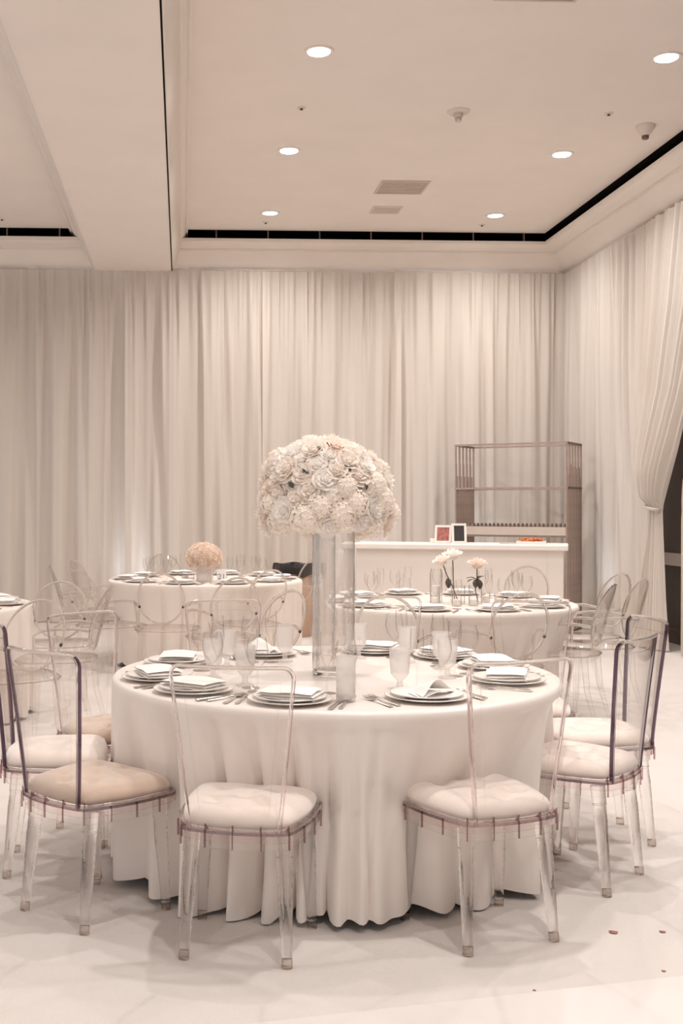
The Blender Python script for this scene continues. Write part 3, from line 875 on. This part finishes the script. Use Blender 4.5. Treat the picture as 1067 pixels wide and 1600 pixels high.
def me_knife(L=0.23):
    mb = MB(); mb.tube([(0, -L*0.5, 0.004), (0, -L*0.1, 0.0045), (0, 0, 0.004)], [0.009, 0.0075, 0.006], 8, sq=(1, 0.4))
    mb.prism([(-0.007, 0), (0.008, 0), (0.010, L*0.3), (0.006, L*0.46), (-0.004, L*0.5), (-0.008, L*0.4)], 0.002, 0.0045)
    return mb.mesh('knife', M['silver'])
def me_spoon(L=0.18):
    mb = MB(); mb.tube([(0, -L*0.5, 0.003), (0, -L*0.1, 0.004), (0, L*0.24, 0.007)], [0.008, 0.005, 0.0032], 8, sq=(1, 0.3))
    mb.grid(lambda u, v: (0.019*v*math.cos(2*PI*u), L*0.37+0.028*v*math.sin(2*PI*u), 0.003+0.006*v*v), 16, 4)
    return mb.mesh('spoon', M['silver'])
FK, KN, SP = me_fork(), me_knife(), me_spoon()
def me_napkin(seed):
    rnd = random.Random(seed); mb = MB(); z = 0.0
    lays = [(0.108, 0.078), (0.105, 0.076), (0.100, 0.074)]
    for li, (hx, hy) in enumerate(lays):
        dx, dy = rnd.uniform(-.006, .006), rnd.uniform(-.004, .004); ro = rnd.uniform(-.05, .05)
        ph = rnd.random()*6; bow = rnd.uniform(0.004, 0.009)
        def shp(u, v, top):
            x = lerp(-hx, hx, u); y = lerp(-hy, hy, v)
            x, y = x*math.cos(ro)-y*math.sin(ro)+dx, x*math.sin(ro)+y*math.cos(ro)+dy
            ed = (1-abs(2*u-1)**6)*(1-abs(2*v-1)**6)
            zz = z+bow*math.sin(PI*u)*math.sin(PI*v)+0.0025*math.sin(9*u+ph)*math.sin(4*v+ph)
            return (x, y, zz+(0.0055*ed**0.5 if top else -0.0035*ed**0.5)+0.004)
        mb.grid(lambda u, v: shp(u, v, True), 12, 8); 
        k0 = len(mb.f); mb.grid(lambda u, v: shp(u, v, False), 12, 8)
        for q in range(k0, len(mb.f)): mb.f[q] = mb.f[q][::-1]
        z += 0.011
    return mb.mesh('napkin', M['napkin'], angle=60)
NK = [me_napkin(s) for s in (1, 2, 3, 4)]
def me_napkin_fan():
    mb = MB()
    mb.grid(lambda u, v: (lerp(-0.10, 0.10, u)*(1-0.8*v), lerp(-0.05, 0.05, v), 0.008+0.055*math.sin(PI*u)**2*(1-v)**0.6*1.0+0.006*math.sin(8*u)), 18, 10)
    mb.grid(lambda u, v: (lerp(-0.105, 0.105, u)*(1-0.7*v), lerp(-0.055, 0.06, v), 0.003+0.012*math.sin(PI*u)), 18, 6)
    return mb.mesh('napkin', M['napkin'], angle=60)
NF = me_napkin_fan()

def local(c, az, r, x, y):
    """point of a setting at azimuth az, radius r; x to the diner's right, y inward"""
    ro = R(az); ox, oy = math.cos(ro), math.sin(ro)          # outward
    px, py = c[0]+ox*(r-y), c[1]+oy*(r-y)
    return (px-oy*(x), py+ox*(x))
def item(name, me, label, cat, c, az, r, x, y, z, rot=0.0, group=None, kidsl=()):
    px, py = local(c, az, r, x, y)
    if kidsl:
        o = thing(name, label, cat, (px, py, z), R(az+90)+rot, group)
        for kn, km in kidsl: link(kn, km, o)
    else:
        o = link(name, me); tag(o, label, cat, group); o.location = (px, py, z); o.rotation_euler = (0, 0, R(az+90)+rot)
    return o
settings = [ # key, azimuth, radius, words, napkin turn
 ('A', -141.6, 0.74, 'front left place by the tan-cushioned chair', 0.2),
 ('B', -109.6, 0.735, 'place before the front chair left of the vase', -0.05),
 ('C', -69.5, 0.70, 'place before the front chair right of the vase', 0.4),
 ('D', -24.0, 0.70, 'right place before the nearer violet-edged chair', 0.1),
 ('E', 8.0, 0.70, 'right place before the farther violet-edged chair', -0.2),
 ('F', -168, 0.73, 'left end place of the nearest table', 0.1),
 ('G', 156, 0.70, 'back left place with the thick folded napkin', 0.3),
 ('H', 114, 0.60, 'back place left of the vase', 0.3),
 ('I', 66, 0.68, 'back place right behind the vase', 0.0),
 ('J', 36, 0.70, 'back right place before the far chair', -0.1)]
for i, (k, az, r, wds, nt) in enumerate(settings):
    item('charger_plate', None, 'white charger plate with silver rim, '+wds, 'plate', TC, az, r, 0, 0, TZ, 0, 'chargers on the nearest table', (('charger', CH), ('silver_rim', CHR)))
    item('dinner_plate', None, 'white dinner plate on its charger, '+wds, 'plate', TC, az, r, 0, 0, TZ+0.0085, 0, 'dinner plates on the nearest table', (('dish', PL), ('silver_rim', PLR)))
    item('napkin', NF if k in 'HC' else NK[i % 4], 'folded white napkin on the plate, '+wds, 'napkin', TC, az, r, 0, 0, TZ+0.0165, nt, 'napkins on the nearest table')
    s = 0.01*((i*7) % 3-1)
    item('fork', FK, 'dinner fork, closer to the plate, '+wds, 'fork', TC, az, r, -0.168, s, TZ+0.001, 0.03*((i*5) % 3-1), 'forks on the nearest table')
    item('fork', FK, 'salad fork, outer one, '+wds, 'fork', TC, az, r, -0.200, s-0.012, TZ+0.001, 0.05*((i*3) % 3-1), 'forks on the nearest table')
    item('knife', KN, 'table knife, '+wds, 'knife', TC, az, r, 0.168, s, TZ+0.001, 0, 'knives on the nearest table')
    item('spoon', SP, 'soup spoon beside the knife, '+wds, 'spoon', TC, az, r, 0.195, s, TZ+0.001, 0.03, 'spoons on the nearest table')
    item('champagne_flute', FL, 'clear champagne flute, '+wds, 'glass', TC, az, r, 0.085+s, 0.215, TZ, 0, 'flutes on the nearest table')
    item('wine_glass', WG, 'clear wine glass, '+wds, 'glass', TC, az, r, 0.165+s, 0.175, TZ, 0, 'wine glasses on the nearest table')
    if k not in 'B':
        item('frosted_goblet', GO, 'frosted pressed glass goblet, '+wds, 'glass', TC, az, r, 0.02, 0.225-s, TZ, 0, 'frosted goblets on the nearest table')
o = link('frosted_tumbler', TU); tag(o, 'tall frosted tumbler standing before the tall vase near the table edge', 'glass'); o.location = (0.575, 3.965, TZ)

# far tables: one plate, napkin and two glasses per seat
SEATS = ['front left-of-centre', 'front right-of-centre', 'right front', 'right end', 'back right', 'back right-of-centre', 'back left-of-centre', 'back left', 'left end', 'left front']
def far_settings(c, azs, where, seed):
    rnd = random.Random(seed)
    base = where
    for i, az in enumerate(azs):
        where = (SEATS[i] if len(azs) == 10 else ('near corner', 'right end', 'far corner')[i])+' place of the '+base
        item('dinner_plate', None, 'small white plate with silver rim, '+where, 'plate', c, az, 0.72, 0, 0, TZ, 0, 'plates on the '+base, (('dish', CH), ('silver_rim', CHR)))
        item('napkin', NK[i % 4], 'folded white napkin on a plate, '+where, 'napkin', c, az, 0.72, 0, 0, TZ+0.009, rnd.uniform(-.5, .5), 'napkins on the '+base)
        item('wine_glass', WG, 'clear wine glass, '+where, 'glass', c, az, 0.72, 0.15, 0.18, TZ, 0, 'wine glasses on the '+base)
        item('champagne_flute', FL, 'clear champagne flute, '+where, 'glass', c, az, 0.72, 0.06, 0.22, TZ, 0, 'flutes on the '+base)
        item('fork', FK, 'steel fork beside a plate, '+where, 'fork', c, az, 0.72, -0.175, 0, TZ+0.001, 0, 'forks on the '+base)
        item('knife', KN, 'steel knife beside a plate, '+where, 'knife', c, az, 0.72, 0.175, 0, TZ+0.001, 0, 'knives on the '+base)
far_settings(T2, [-108+36*k for k in range(10)], 'far left peach flower table', 1)
far_settings(T3, [-112+36*k for k in range(10)], 'bud vase table', 2)
far_settings(T4, [-40, -4, 32], 'table at left photo edge', 3)

# ---------------------------------------------------------------- flowers
def rose_mesh(seed, mat, rad=0.045):
    rnd = random.Random(seed); mb = MB()
    n = 20
    for i in range(n):
        t = i/(n-1)                        # 0 centre .. 1 outside
        a0 = i*2.399+rnd.uniform(-.2, .2)
        ri = rad*(0.10+0.62*t); tilt = lerp(0.05, 0.86, t**1.2)
        hgt = rad*lerp(0.95, 0.92, t); wid = lerp(0.55, 1.35, t)
        curl = lerp(0.1, 0.7, t)
        base = -rad*0.35*t
        def fn(u, v, a0=a0, ri=ri, tilt=tilt, hgt=hgt, wid=wid, curl=curl, base=base):
            ang = a0+(u-0.5)*wid*1.9*(0.55+0.45*math.sin(PI*min(1, v*0.9+0.1)))
            vv = v*hgt*(1-0.25*(2*u-1)**2*v)
            rr = ri*(0.45+0.55*v)+vv*math.sin(tilt)*0.75+curl*rad*0.28*max(0, v-0.6)**1.5*2.2
            zz = base+vv*math.cos(tilt*0.85)-curl*rad*0.35*max(0, v-0.65)**1.4*2
            return (rr*math.cos(ang), rr*math.sin(ang), zz)
        mb.grid(fn, 6, 5)
    mb.lathe([(0.0001, -rad*0.6), (rad*0.5, -rad*0.4), (rad*0.62, 0.0), (rad*0.3, rad*0.5), (0.0001, rad*0.6)], 10)
    return mb.mesh('rose', mat, angle=100)
def hydra_mesh(seed, mat, rad=0.052):
    rnd = random.Random(seed); mb = MB(); n = 62
    for i in range(n):
        z = 1-1.35*(i+0.5)/n; r = math.sqrt(max(0, 1-z*z)); a = i*2.39996
        d = Vector((r*math.cos(a), r*math.sin(a), z)); p = d*rad*rnd.uniform(0.92, 1.08)
        t1 = d.orthogonal().normalized(); t1.rotate(Matrix.Rotation(rnd.random()*6, 3, d)); t2 = d.cross(t1)
        s = rad*rnd.uniform(0.20, 0.26)
        for k in range(4):
            b = t1*math.cos(k*PI/2)+t2*math.sin(k*PI/2); q = d.cross(b)
            w = rnd.uniform(0.1, 0.5)*s
            mb.add([p, p+b*s*0.6+q*s*0.5+d*w*0.5, p+b*s*1.15+d*w, p+b*s*0.6-q*s*0.5+d*w*0.5], [(0, 1, 2), (0, 2, 3)])
    mb.lathe([(0.0001, -rad*0.5), (rad*0.7, -rad*0.35), (rad*0.86, rad*0.1), (rad*0.55, rad*0.66), (0.0001, rad*0.86)], 12, mi=1)
    return mb.mesh('hydrangea', [mat, M['hydragrn']], smooth=False)
ROSES = [rose_mesh(1, M['rose1']), rose_mesh(2, M['rose2']), rose_mesh(3, M['rose3']), rose_mesh(4, M['rose1'], 0.050), rose_mesh(5, M['rose3'], 0.040)]
HYD = [hydra_mesh(1, M['hydra']), hydra_mesh(2, M['hydra'], 0.058)]
def aim(o, d, spin):
    o.rotation_mode = 'QUATERNION'
    o.rotation_quaternion = Vector(d).to_track_quat('Z', 'Y') @ Matrix.Rotation(spin, 4, 'Z').to_quaternion()
VX, VY = 0.617, 4.60
vt = thing('glass_vase', 'tall clear cylinder vase under the flower dome on the nearest table', 'vase', (VX, VY, TZ))
MB().lathe([(0.0825, 0.026), (0.0865, 0.026), (0.0865, 0.578), (0.0845, 0.580), (0.0825, 0.578), (0.0825, 0.026)], 64).build('cylinder', M['vaseglass'], vt)
MB().lathe([(0.0001, 0.0), (0.080, 0.0), (0.0855, 0.006), (0.0855, 0.018), (0.080, 0.024), (0.0001, 0.022)], 40).build('thick_base', M['vasebase'], vt)
MB().lathe([(0.036, 0.028), (0.0385, 0.028), (0.0385, 0.57), (0.036, 0.57), (0.036, 0.028)], 36, (-0.034, -0.02, 0)).build('inner_tube', M['vaseglass'], vt)

ft = thing('flower_dome', 'large dome of cream roses and hydrangea on top of the tall vase', 'flower arrangement', (VX-0.035, VY, TZ+0.585))
rnd = random.Random(12)
DR, DH = 0.238, 0.36
MB().lathe([(0.0001, 0.0), (0.12, 0.0), (0.19, 0.03), (0.215, 0.10), (0.20, 0.19), (0.14, 0.27), (0.0001, 0.32)], 24).build('floral_foam', M['hydragrn'], ft)
N = 122
used_h = 0
for i in range(N):
    zz = 1-1.42*(i+0.5)/N                      # 1 .. -0.42
    a = i*2.39996+0.3
    r = math.sqrt(max(0, 1-zz*zz))
    d = Vector((r*math.cos(a), r*math.sin(a), zz))
    bul = rnd.uniform(0.94, 1.06)
    cz = 0.135
    if zz >= 0: p = Vector((d.x*DR, d.y*DR, cz+d.z*0.225))*1.0
    else: p = Vector((d.x*DR*1.06, d.y*DR*1.06, cz+d.z*0.28))
    p = Vector((p.x*bul, p.y*bul, cz+(p.z-cz)*bul))
    hyd = rnd.random() < (0.16 if zz > 0.1 else 0.45)
    dd = Vector((d.x, d.y, d.z*0.9+0.12))+Vector((rnd.uniform(-.25, .25), rnd.uniform(-.25, .25), rnd.uniform(-.15, .2)))
    if hyd:
        o = link('hydrangea', HYD[rnd.randrange(2)], ft); p = p*0.965
    else:
        o = link('rose', ROSES[rnd.choice((0, 0, 1, 2, 2, 3, 4))], ft)
    o.location = p; aim(o, dd, rnd.random()*6)
    k = rnd.uniform(0.88, 1.08); o.scale = (k, k, k)
lf = MB().grid(lambda u, v: ((u-0.5)*0.028*math.sin(PI*v), v*0.055, 0.008*math.sin(PI*v)), 4, 6).mesh('leaf', M['leaf'])
for th, ph in ((-100, 48), (-78, 30), (-112, 22), (-60, 14), (-125, 8), (-88, 55)):
    o = link('leaf', lf, ft)
    d = Vector((math.cos(R(th))*math.cos(R(ph)), math.sin(R(th))*math.cos(R(ph)), math.sin(R(ph))))
    o.location = (d.x*0.262, d.y*0.262, 0.135+d.z*0.245); aim(o, d+Vector((.3, 0, .3)), th)
    o.scale = (0.7, 0.7, 0.7)

# far left table: peach flower bowl, number card
ft2 = thing('flower_bowl', 'round posy of peach roses in a frosted cylinder on the far left table', 'flower arrangement', (0.20, 10.30, TZ))
MB().lathe([(0.0001, 0), (0.065, 0), (0.07, 0.005), (0.07, 0.14), (0.066, 0.14), (0.064, 0.01), (0.0001, 0.01)], 24).build('bowl', M['frost'], ft2)
PEACH = rose_mesh(7, M['peach'], 0.043)
CR2 = rose_mesh(8, M['rose2'], 0.040)
MB().lathe([(0.0001, 0.13), (0.10, 0.15), (0.13, 0.21), (0.09, 0.29), (0.0001, 0.31)], 16).build('floral_foam', M['hydragrn'], ft2)
for i in range(46):
    zz = 1-1.45*(i+0.5)/46; a = i*2.39996; r = math.sqrt(max(0, 1-zz*zz))
    d = Vector((r*math.cos(a), r*math.sin(a), zz))
    o = link('rose', PEACH if rnd.random() < 0.6 else CR2, ft2)
    o.location = (d.x*0.140, d.y*0.140, 0.215+d.z*0.115); aim(o, d, rnd.random()*6)
cd = thing('number_card', 'small white table number card beside the peach flowers', 'card', (0.352, 10.05, TZ), R(2))
MB().box((-0.042, -0.002, 0.01), (0.042, 0.002, 0.125)).box((-0.03, -0.02, 0), (0.03, 0.02, 0.012)).build('card', M['napkin'], cd, smooth=False)
tx = bpy.data.curves.new('number', 'FONT'); tx.body = '21'; tx.size = 0.07; tx.align_x = 'CENTER'; tx.extrude = 0.0004
tx.materials.append(M['cardblack'])
tmp = bpy.data.objects.new('number', tx); C.objects.link(tmp); bpy.context.view_layer.update()
nm = bpy.data.meshes.new_from_object(tmp.evaluated_get(bpy.context.evaluated_depsgraph_get())); bpy.data.objects.remove(tmp); bpy.data.curves.remove(tx)
o = link('number', nm, cd); o.location = (0, -0.0028, 0.035); o.rotation_euler = (PI/2, 0, 0)
VO = MB().lathe([(0.0001, 0), (0.03, 0), (0.033, 0.004), (0.034, 0.075), (0.031, 0.075), (0.030, 0.008), (0.0001, 0.008)], 18).mesh('votive', M['glass'])
WX = MB().lathe([(0.0001, 0.01), (0.027, 0.01), (0.027, 0.045), (0.0001, 0.047)], 14).mesh('wax', M['candle'])
def votive(x, y, lab, grp):
    t = thing('votive_candle', lab, 'candle', (x, y, TZ), 0, grp); link('glass_cup', VO, t); link('wax', WX, t)
for x, y, w_ in ((0.08, 10.18, 'nearest us'), (0.03, 10.42, 'to their left'), (0.38, 10.35, 'to their right'), (0.26, 10.56, 'behind them')): votive(x, y, 'small clear votive candle beside the peach flowers, '+w_, 'votives on the far left table')

# bud vase table centre
BV = MB().lathe([(0.0001, 0), (0.028, 0), (0.032, 0.006), (0.032, 0.07), (0.018, 0.105), (0.013, 0.14), (0.015, 0.155), (0.0135, 0.155), (0.0115, 0.14), (0.016, 0.105), (0.029, 0.07), (0.0001, 0.01)], 18).mesh('bud', M['glass'])
BC = MB().lathe([(0.0001, 0), (0.045, 0), (0.047, 0.004), (0.047, 0.13), (0.045, 0.13), (0.044, 0.012), (0.0001, 0.012)], 20).mesh('cyl', M['glass'])
LE = MB().grid(lambda u, v: ((u-0.5)*0.045*math.sin(PI*v)**0.8, v*0.075, 0.012*math.sin(PI*v)+0.01*abs(u-0.5)), 6, 8).mesh('leaf', M['leaf'])
def budrose(x, y, path, me, leaves, label, vase_me):
    v = link('bud_vase', vase_me); tag(v, label[0], 'vase'); v.location = (x, y, TZ)
    t = thing('rose_stem', label[1], 'flower', (x, y, TZ+0.012))
    MB().tube(path, [0.004]*len(path), 6).build('stem', M['stem'], t)
    o = link('rose', me, t); o.scale = (1.35, 1.35, 1.35); o.location = path[-1]; d = Vector(path[-1])-Vector(path[-2]); aim(o, d, 1.0)
    o.location = Vector(path[-1])+d.normalized()*0.02
    MB().lathe([(0.0001, -0.01), (0.016, 0.0), (0.018, 0.012)], 8, path[-1]).build('calyx', M['leaf'], t)
    for p, th, el, s in leaves:
        l = link('leaf', LE, t); l.location = p; l.rotation_euler = (R(el), 0, R(th)); l.scale = (s, s, s)
BR = [rose_mesh(21, M['rose1'], 0.042), rose_mesh(22, M['rose3'], 0.048), rose_mesh(23, M['rose2'], 0.045)]
budrose(1.93, 7.86, [(0.0, 0, 0.0), (-0.04, 0, 0.11), (-0.085, 0.0, 0.20), (-0.11, 0.0, 0.27)], BR[0],
        [((-0.075, -0.005, 0.17), 175, -75, 1.0)], ('clear cylinder bud vase at the left of the table centre', 'leaning cream rose with one dark leaf, leftmost in the bud vases'), BC)
budrose(1.95, 8.05, [(0.0, 0, 0.0), (-0.01, 0, 0.14), (-0.012, 0.0, 0.24), (-0.015, 0.0, 0.30)], BR[1], [],
        ('clear bottle bud vase behind the two cylinder ones', 'tallest white rose standing straight behind the other two'), BV)
budrose(2.055, 7.88, [(0.02, 0, 0.0), (0.0, 0, 0.08), (0.012, 0.0, 0.17), (0.012, 0.0, 0.245)], BR[2],
        [((0.01, 0, 0.15), -60, 20, 1.0), ((0.01, 0, 0.15), 60, 10, 1.0), ((0.01, -0.01, 0.165), 200, -70, 1.1), ((0.01, -0.01, 0.16), 150, -60, 1.0), ((0.0, 0, 0.15), 100, -10, 0.8)],
        ('clear cylinder bud vase at the right of the table centre', 'blush rose with a dark leaf cluster, at the right of the bud vases'), BC)
for x, y, w_ in ((1.77, 7.88, 'leftmost'), (1.82, 8.12, 'back left'), (2.16, 8.0, 'back right'), (2.0, 7.72, 'front middle'), (2.2, 7.8, 'rightmost'), (1.88, 7.70, 'front left')): votive(x, y, 'small clear votive candle among the bud vases, '+w_, 'votives on the bud vase table')
HU = MB().lathe([(0.0001, 0), (0.042, 0), (0.044, 0.004), (0.044, 0.20), (0.036, 0.24), (0.033, 0.24), (0.041, 0.20), (0.041, 0.01), (0.0001, 0.01)], 20).mesh('hurricane', M['glass'])
t = thing('hurricane_candle', 'tall clear hurricane glass with white candle, left of the bud vases', 'candle', (1.80, 7.98, TZ))
link('glass_cup', HU, t); MB().lathe([(0.0001, 0.012), (0.03, 0.012), (0.03, 0.12), (0.0001, 0.123)], 16).build('wax', M['candle'], t)

# ---------------------------------------------------------------- bar
BA = math.atan2(10.60-11.26, 3.655-1.734)
bar = thing('bar_counter', 'white bar counter with overhanging top before the bronze rack', 'bar', (1.70, 11.27, 0), BA)
BL = math.hypot(3.655-1.70, 10.60-11.27)
MB().box((0.03, 0.05, 0.0), (BL-0.045, 0.55, 1.02)).build('front_body', M['bar'], bar, smooth=False)
bt = MB().box((-0.02, 0, 1.02), (BL, 0.62, 1.075)).build('bar_top', M['bartop'], bar, smooth=False)
bv = bt.modifiers.new('bevel', 'BEVEL'); bv.width = 0.012; bv.segments = 3
MB().box((0.03, 0.044, 0.0), (BL-0.045, 0.05, 0.09)).build('kick_board', M['whitetrim'], bar, smooth=False)
MB().box((BL-0.20, 0.046, 0.09), (BL-0.195, 0.0495, 1.02)).build('panel_seam', M['whitetrim'], bar, smooth=False)
def onbar(u, v): return (1.70+u*math.cos(BA)-v*math.sin(BA), 11.27+u*math.sin(BA)+v*math.cos(BA), 1.075)
def frame(u, v, w_, h_, rz, lab, pic, mat):
    t = thing('photo_frame', lab, 'picture frame', onbar(u, v), BA+rz)
    t.rotation_euler = (R(-10), 0, BA+rz)
    m = MB(); b = 0.022
    for a, c in (((-w_/2, 0), (w_/2, b)), ((-w_/2, h_-b), (w_/2, h_)), ((-w_/2, b), (-w_/2+b, h_-b)), ((w_/2-b, b), (w_/2, h_-b))):
        m.box((a[0], -0.01, a[1]), (c[0], 0.01, c[1]))
    m.build('frame', mat, t, smooth=False)
    MB().box((-w_/2+b, -0.003, b), (w_/2-b, 0.004, h_-b)).build('picture', pic, t, smooth=False)
    m = MB().tube([(0, 0.01, h_*0.7), (0, 0.07, 0.012)], 0.004, 6); m.build('easel_leg', M['black'], t)
    return t
frame(1.03, 0.22, 0.145, 0.20, 0.25, 'white photo frame with dark picture on the bar', M['black'], M['white'])
f2 = frame(0.86, 0.30, 0.17, 0.18, -0.2, 'photo frame with reddish picture left of the dark one', M['red'], M['white'])
t = thing('candle_jar', 'tiny pale candle jar at the left of the photo frames', 'candle', onbar(0.77, 0.18))
MB().lathe([(0.0001, 0), (0.022, 0), (0.024, 0.003), (0.024, 0.05), (0.021, 0.05), (0.021, 0.035), (0.0001, 0.034)], 14).build('jar', M['candle'], t)
t = thing('garnish_tray', 'white tray of orange garnish at the right end of the bar', 'tray', onbar(1.72, 0.2), BA)
MB().box((-0.14, -0.09, 0), (0.14, 0.09, 0.012)).box((-0.14, -0.09, 0.012), (0.14, -0.082, 0.03)).box((-0.14, 0.082, 0.012), (0.14, 0.09, 0.03)).box((-0.14, -0.082, 0.012), (-0.132, 0.082, 0.03)).box((0.132, -0.082, 0.012), (0.14, 0.082, 0.03)).build('tray', M['white'], t, smooth=False)
gm = MB().lathe([(0.0001, -0.012), (0.02, -0.008), (0.026, 0.0), (0.02, 0.010), (0.0001, 0.013)], 10).mesh('piece', M['orange'])
for k in range(16):
    o = link('orange_piece', gm, t); o.location = (rnd.uniform(-.10, .09), rnd.uniform(-.055, .055), 0.028+0.018*rnd.random()); o.rotation_euler = (rnd.random(), rnd.random(), rnd.random()*3)
o = MB().box((-0.075, -0.04, 0), (0.075, 0.04, 0.012)).build('menu_card', M['vent'], smooth=False); tag(o, 'flat grey card lying on the bar left of the tray', 'card'); o.location = onbar(1.50, 0.2); o.rotation_euler = (0, 0, BA)
o = MB().lathe([(0.0001, 0), (0.075, 0), (0.085, 0.012), (0.08, 0.02), (0.0001, 0.022)], 20).build('black_dish', M['black']); tag(o, 'flat black dish behind the orange garnish tray', 'dish'); o.location = onbar(1.72, 0.48)

# ---------------------------------------------------------------- bronze rack
RA = math.atan2(12.67-13.4, 4.348-3.26); RL = math.hypot(12.67-13.4, 4.348-3.26); RD = 0.62
rk = thing('shelf_rack', 'open bronze rod shelf rack in the corner behind the bar', 'shelf rack', (3.26, 13.4, 0), RA)
RT = 2.165
def rod_mesh(z0, z1, r): return MB().tube([(0, 0, z0), (0, 0, z1)], r, 8).mesh('rod', M['bronze'])
full = rod_mesh(0, RT, 0.012)
for x in (0, RL):
    for k in range(6):
        o = link('post', full, rk); o.location = (x, RD*k/5, 0)
# hanging and standing thin rods that fill the sides in steps
tops = [1.90, 1.90, 1.65, 1.65, 1.78, 1.92, 1.80, 1.65, 1.65, 1.88]
bots = [0.30, 0.62, 0.45, 0.20, 0.55, 0.12, 0.35, 0.62, 0.22, 0.05]
for x in (0, RL):
    for k in range(20):
        y = RD*(k+0.5)/20
        o = link('side_rod', rod_mesh(bots[k % 10] if x else 0.1, tops[(k*3) % 10] if x else lerp(1.95, 1.5, (k % 4)/3), 0.0105), rk)
        o.location = (x, y, 0)
for z, r in ((RT, 0.011), (1.652, 0.012)):
    for y in (0, RD):
        MB().box((-0.012, y-0.010, z-r), (RL+0.012, y+0.010, z+r)).build('rail', M['bronze'], rk, smooth=False)
    for x in (0, RL):
        MB().box((x-0.014, 0, z-r), (x+0.014, RD, z+r)).build('side_rail', M['bronzedk'], rk, smooth=False)
MB().box((0, 0.02, 1.20), (RL, RD-0.02, 1.225)).build('shelf', M['bronze'], rk, smooth=False)
MB().box((0, 0.02, 1.085), (RL, RD-0.02, 1.11)).build('shelf', M['bronze'], rk, smooth=False)
m = MB()
for k in range(27):
    m.box((RL*(k+0.5)/27-0.008, 0.0, 1.205), (RL*(k+0.5)/27+0.008, 0.03, 1.245))
m.build('shelf_teeth', M['bronzedk'], rk, smooth=False)
MB().box((0.012, 0.0, 1.108), (RL-0.012, 0.012, 1.205)).build('shelf_back', M['vent'], rk, smooth=False)
for x in (0, RL):
    MB().box((x-0.012, 0, 0.0), (x+0.012, RD, 0.02)).build('base_rail', M['bronzedk'], rk, smooth=False)

# ---------------------------------------------------------------- bin, petals
bn = thing('waste_bin', 'tan waste bin with a black liner folded over its rim', 'bin', (1.27, 12.6, 0))
MB().lathe([(0.17, 0), (0.175, 0.01), (0.215, 0.70), (0.21, 0.71), (0.20, 0.70), (0.165, 0.02), (0.0001, 0.02)], 28, cap0=True).build('body', M['bintan'], bn)
def ln(u, v):
    a = 2*PI*u; rr = 0.235+0.012*math.sin(7*a)+0.008*math.sin(13*a+1)
    prof = [(0.20, 0.60), (0.222, 0.715), (rr, 0.745+0.008*math.sin(5*a)), (rr+0.01, 0.70), (rr, 0.62+0.02*math.sin(6*a))]
    i = min(3, int(v*4)); t = v*4-i; p, q = prof[i], prof[i+1]
    r, z = lerp(p[0], q[0], t), lerp(p[1], q[1], t)
    return (r*math.cos(a), r*math.sin(a), z+0.06)
MB().grid(ln, 64, 8, wrap=True).build('liner', M['binblack'], bn)
pm = MB().grid(lambda u, v: ((u-.5)*0.022*math.sin(PI*v)**.5, (v-.5)*0.03, 0.002+0.005*math.sin(PI*u)), 5, 5).mesh('petal', M['red'])
for (x, y), lab, s in (((1.462, 3.793), 'dried reddish petal on the carpet at the lower right', 1.0), ((1.631, 3.791), 'tiny reddish petal scrap near the right photo edge', 0.7),
                       ((1.498, 3.473), 'tiny petal scrap at the right, nearest the glossy floor edge', 0.45), ((1.053, 3.353), 'tiny dark petal speck right of the front right chair leg', 0.35)):
    o = link('petal', pm); tag(o, lab, 'petal'); o.location = (x, y, 0.001); o.rotation_euler = (0, 0, 1.2); o.scale = (s, s, s)
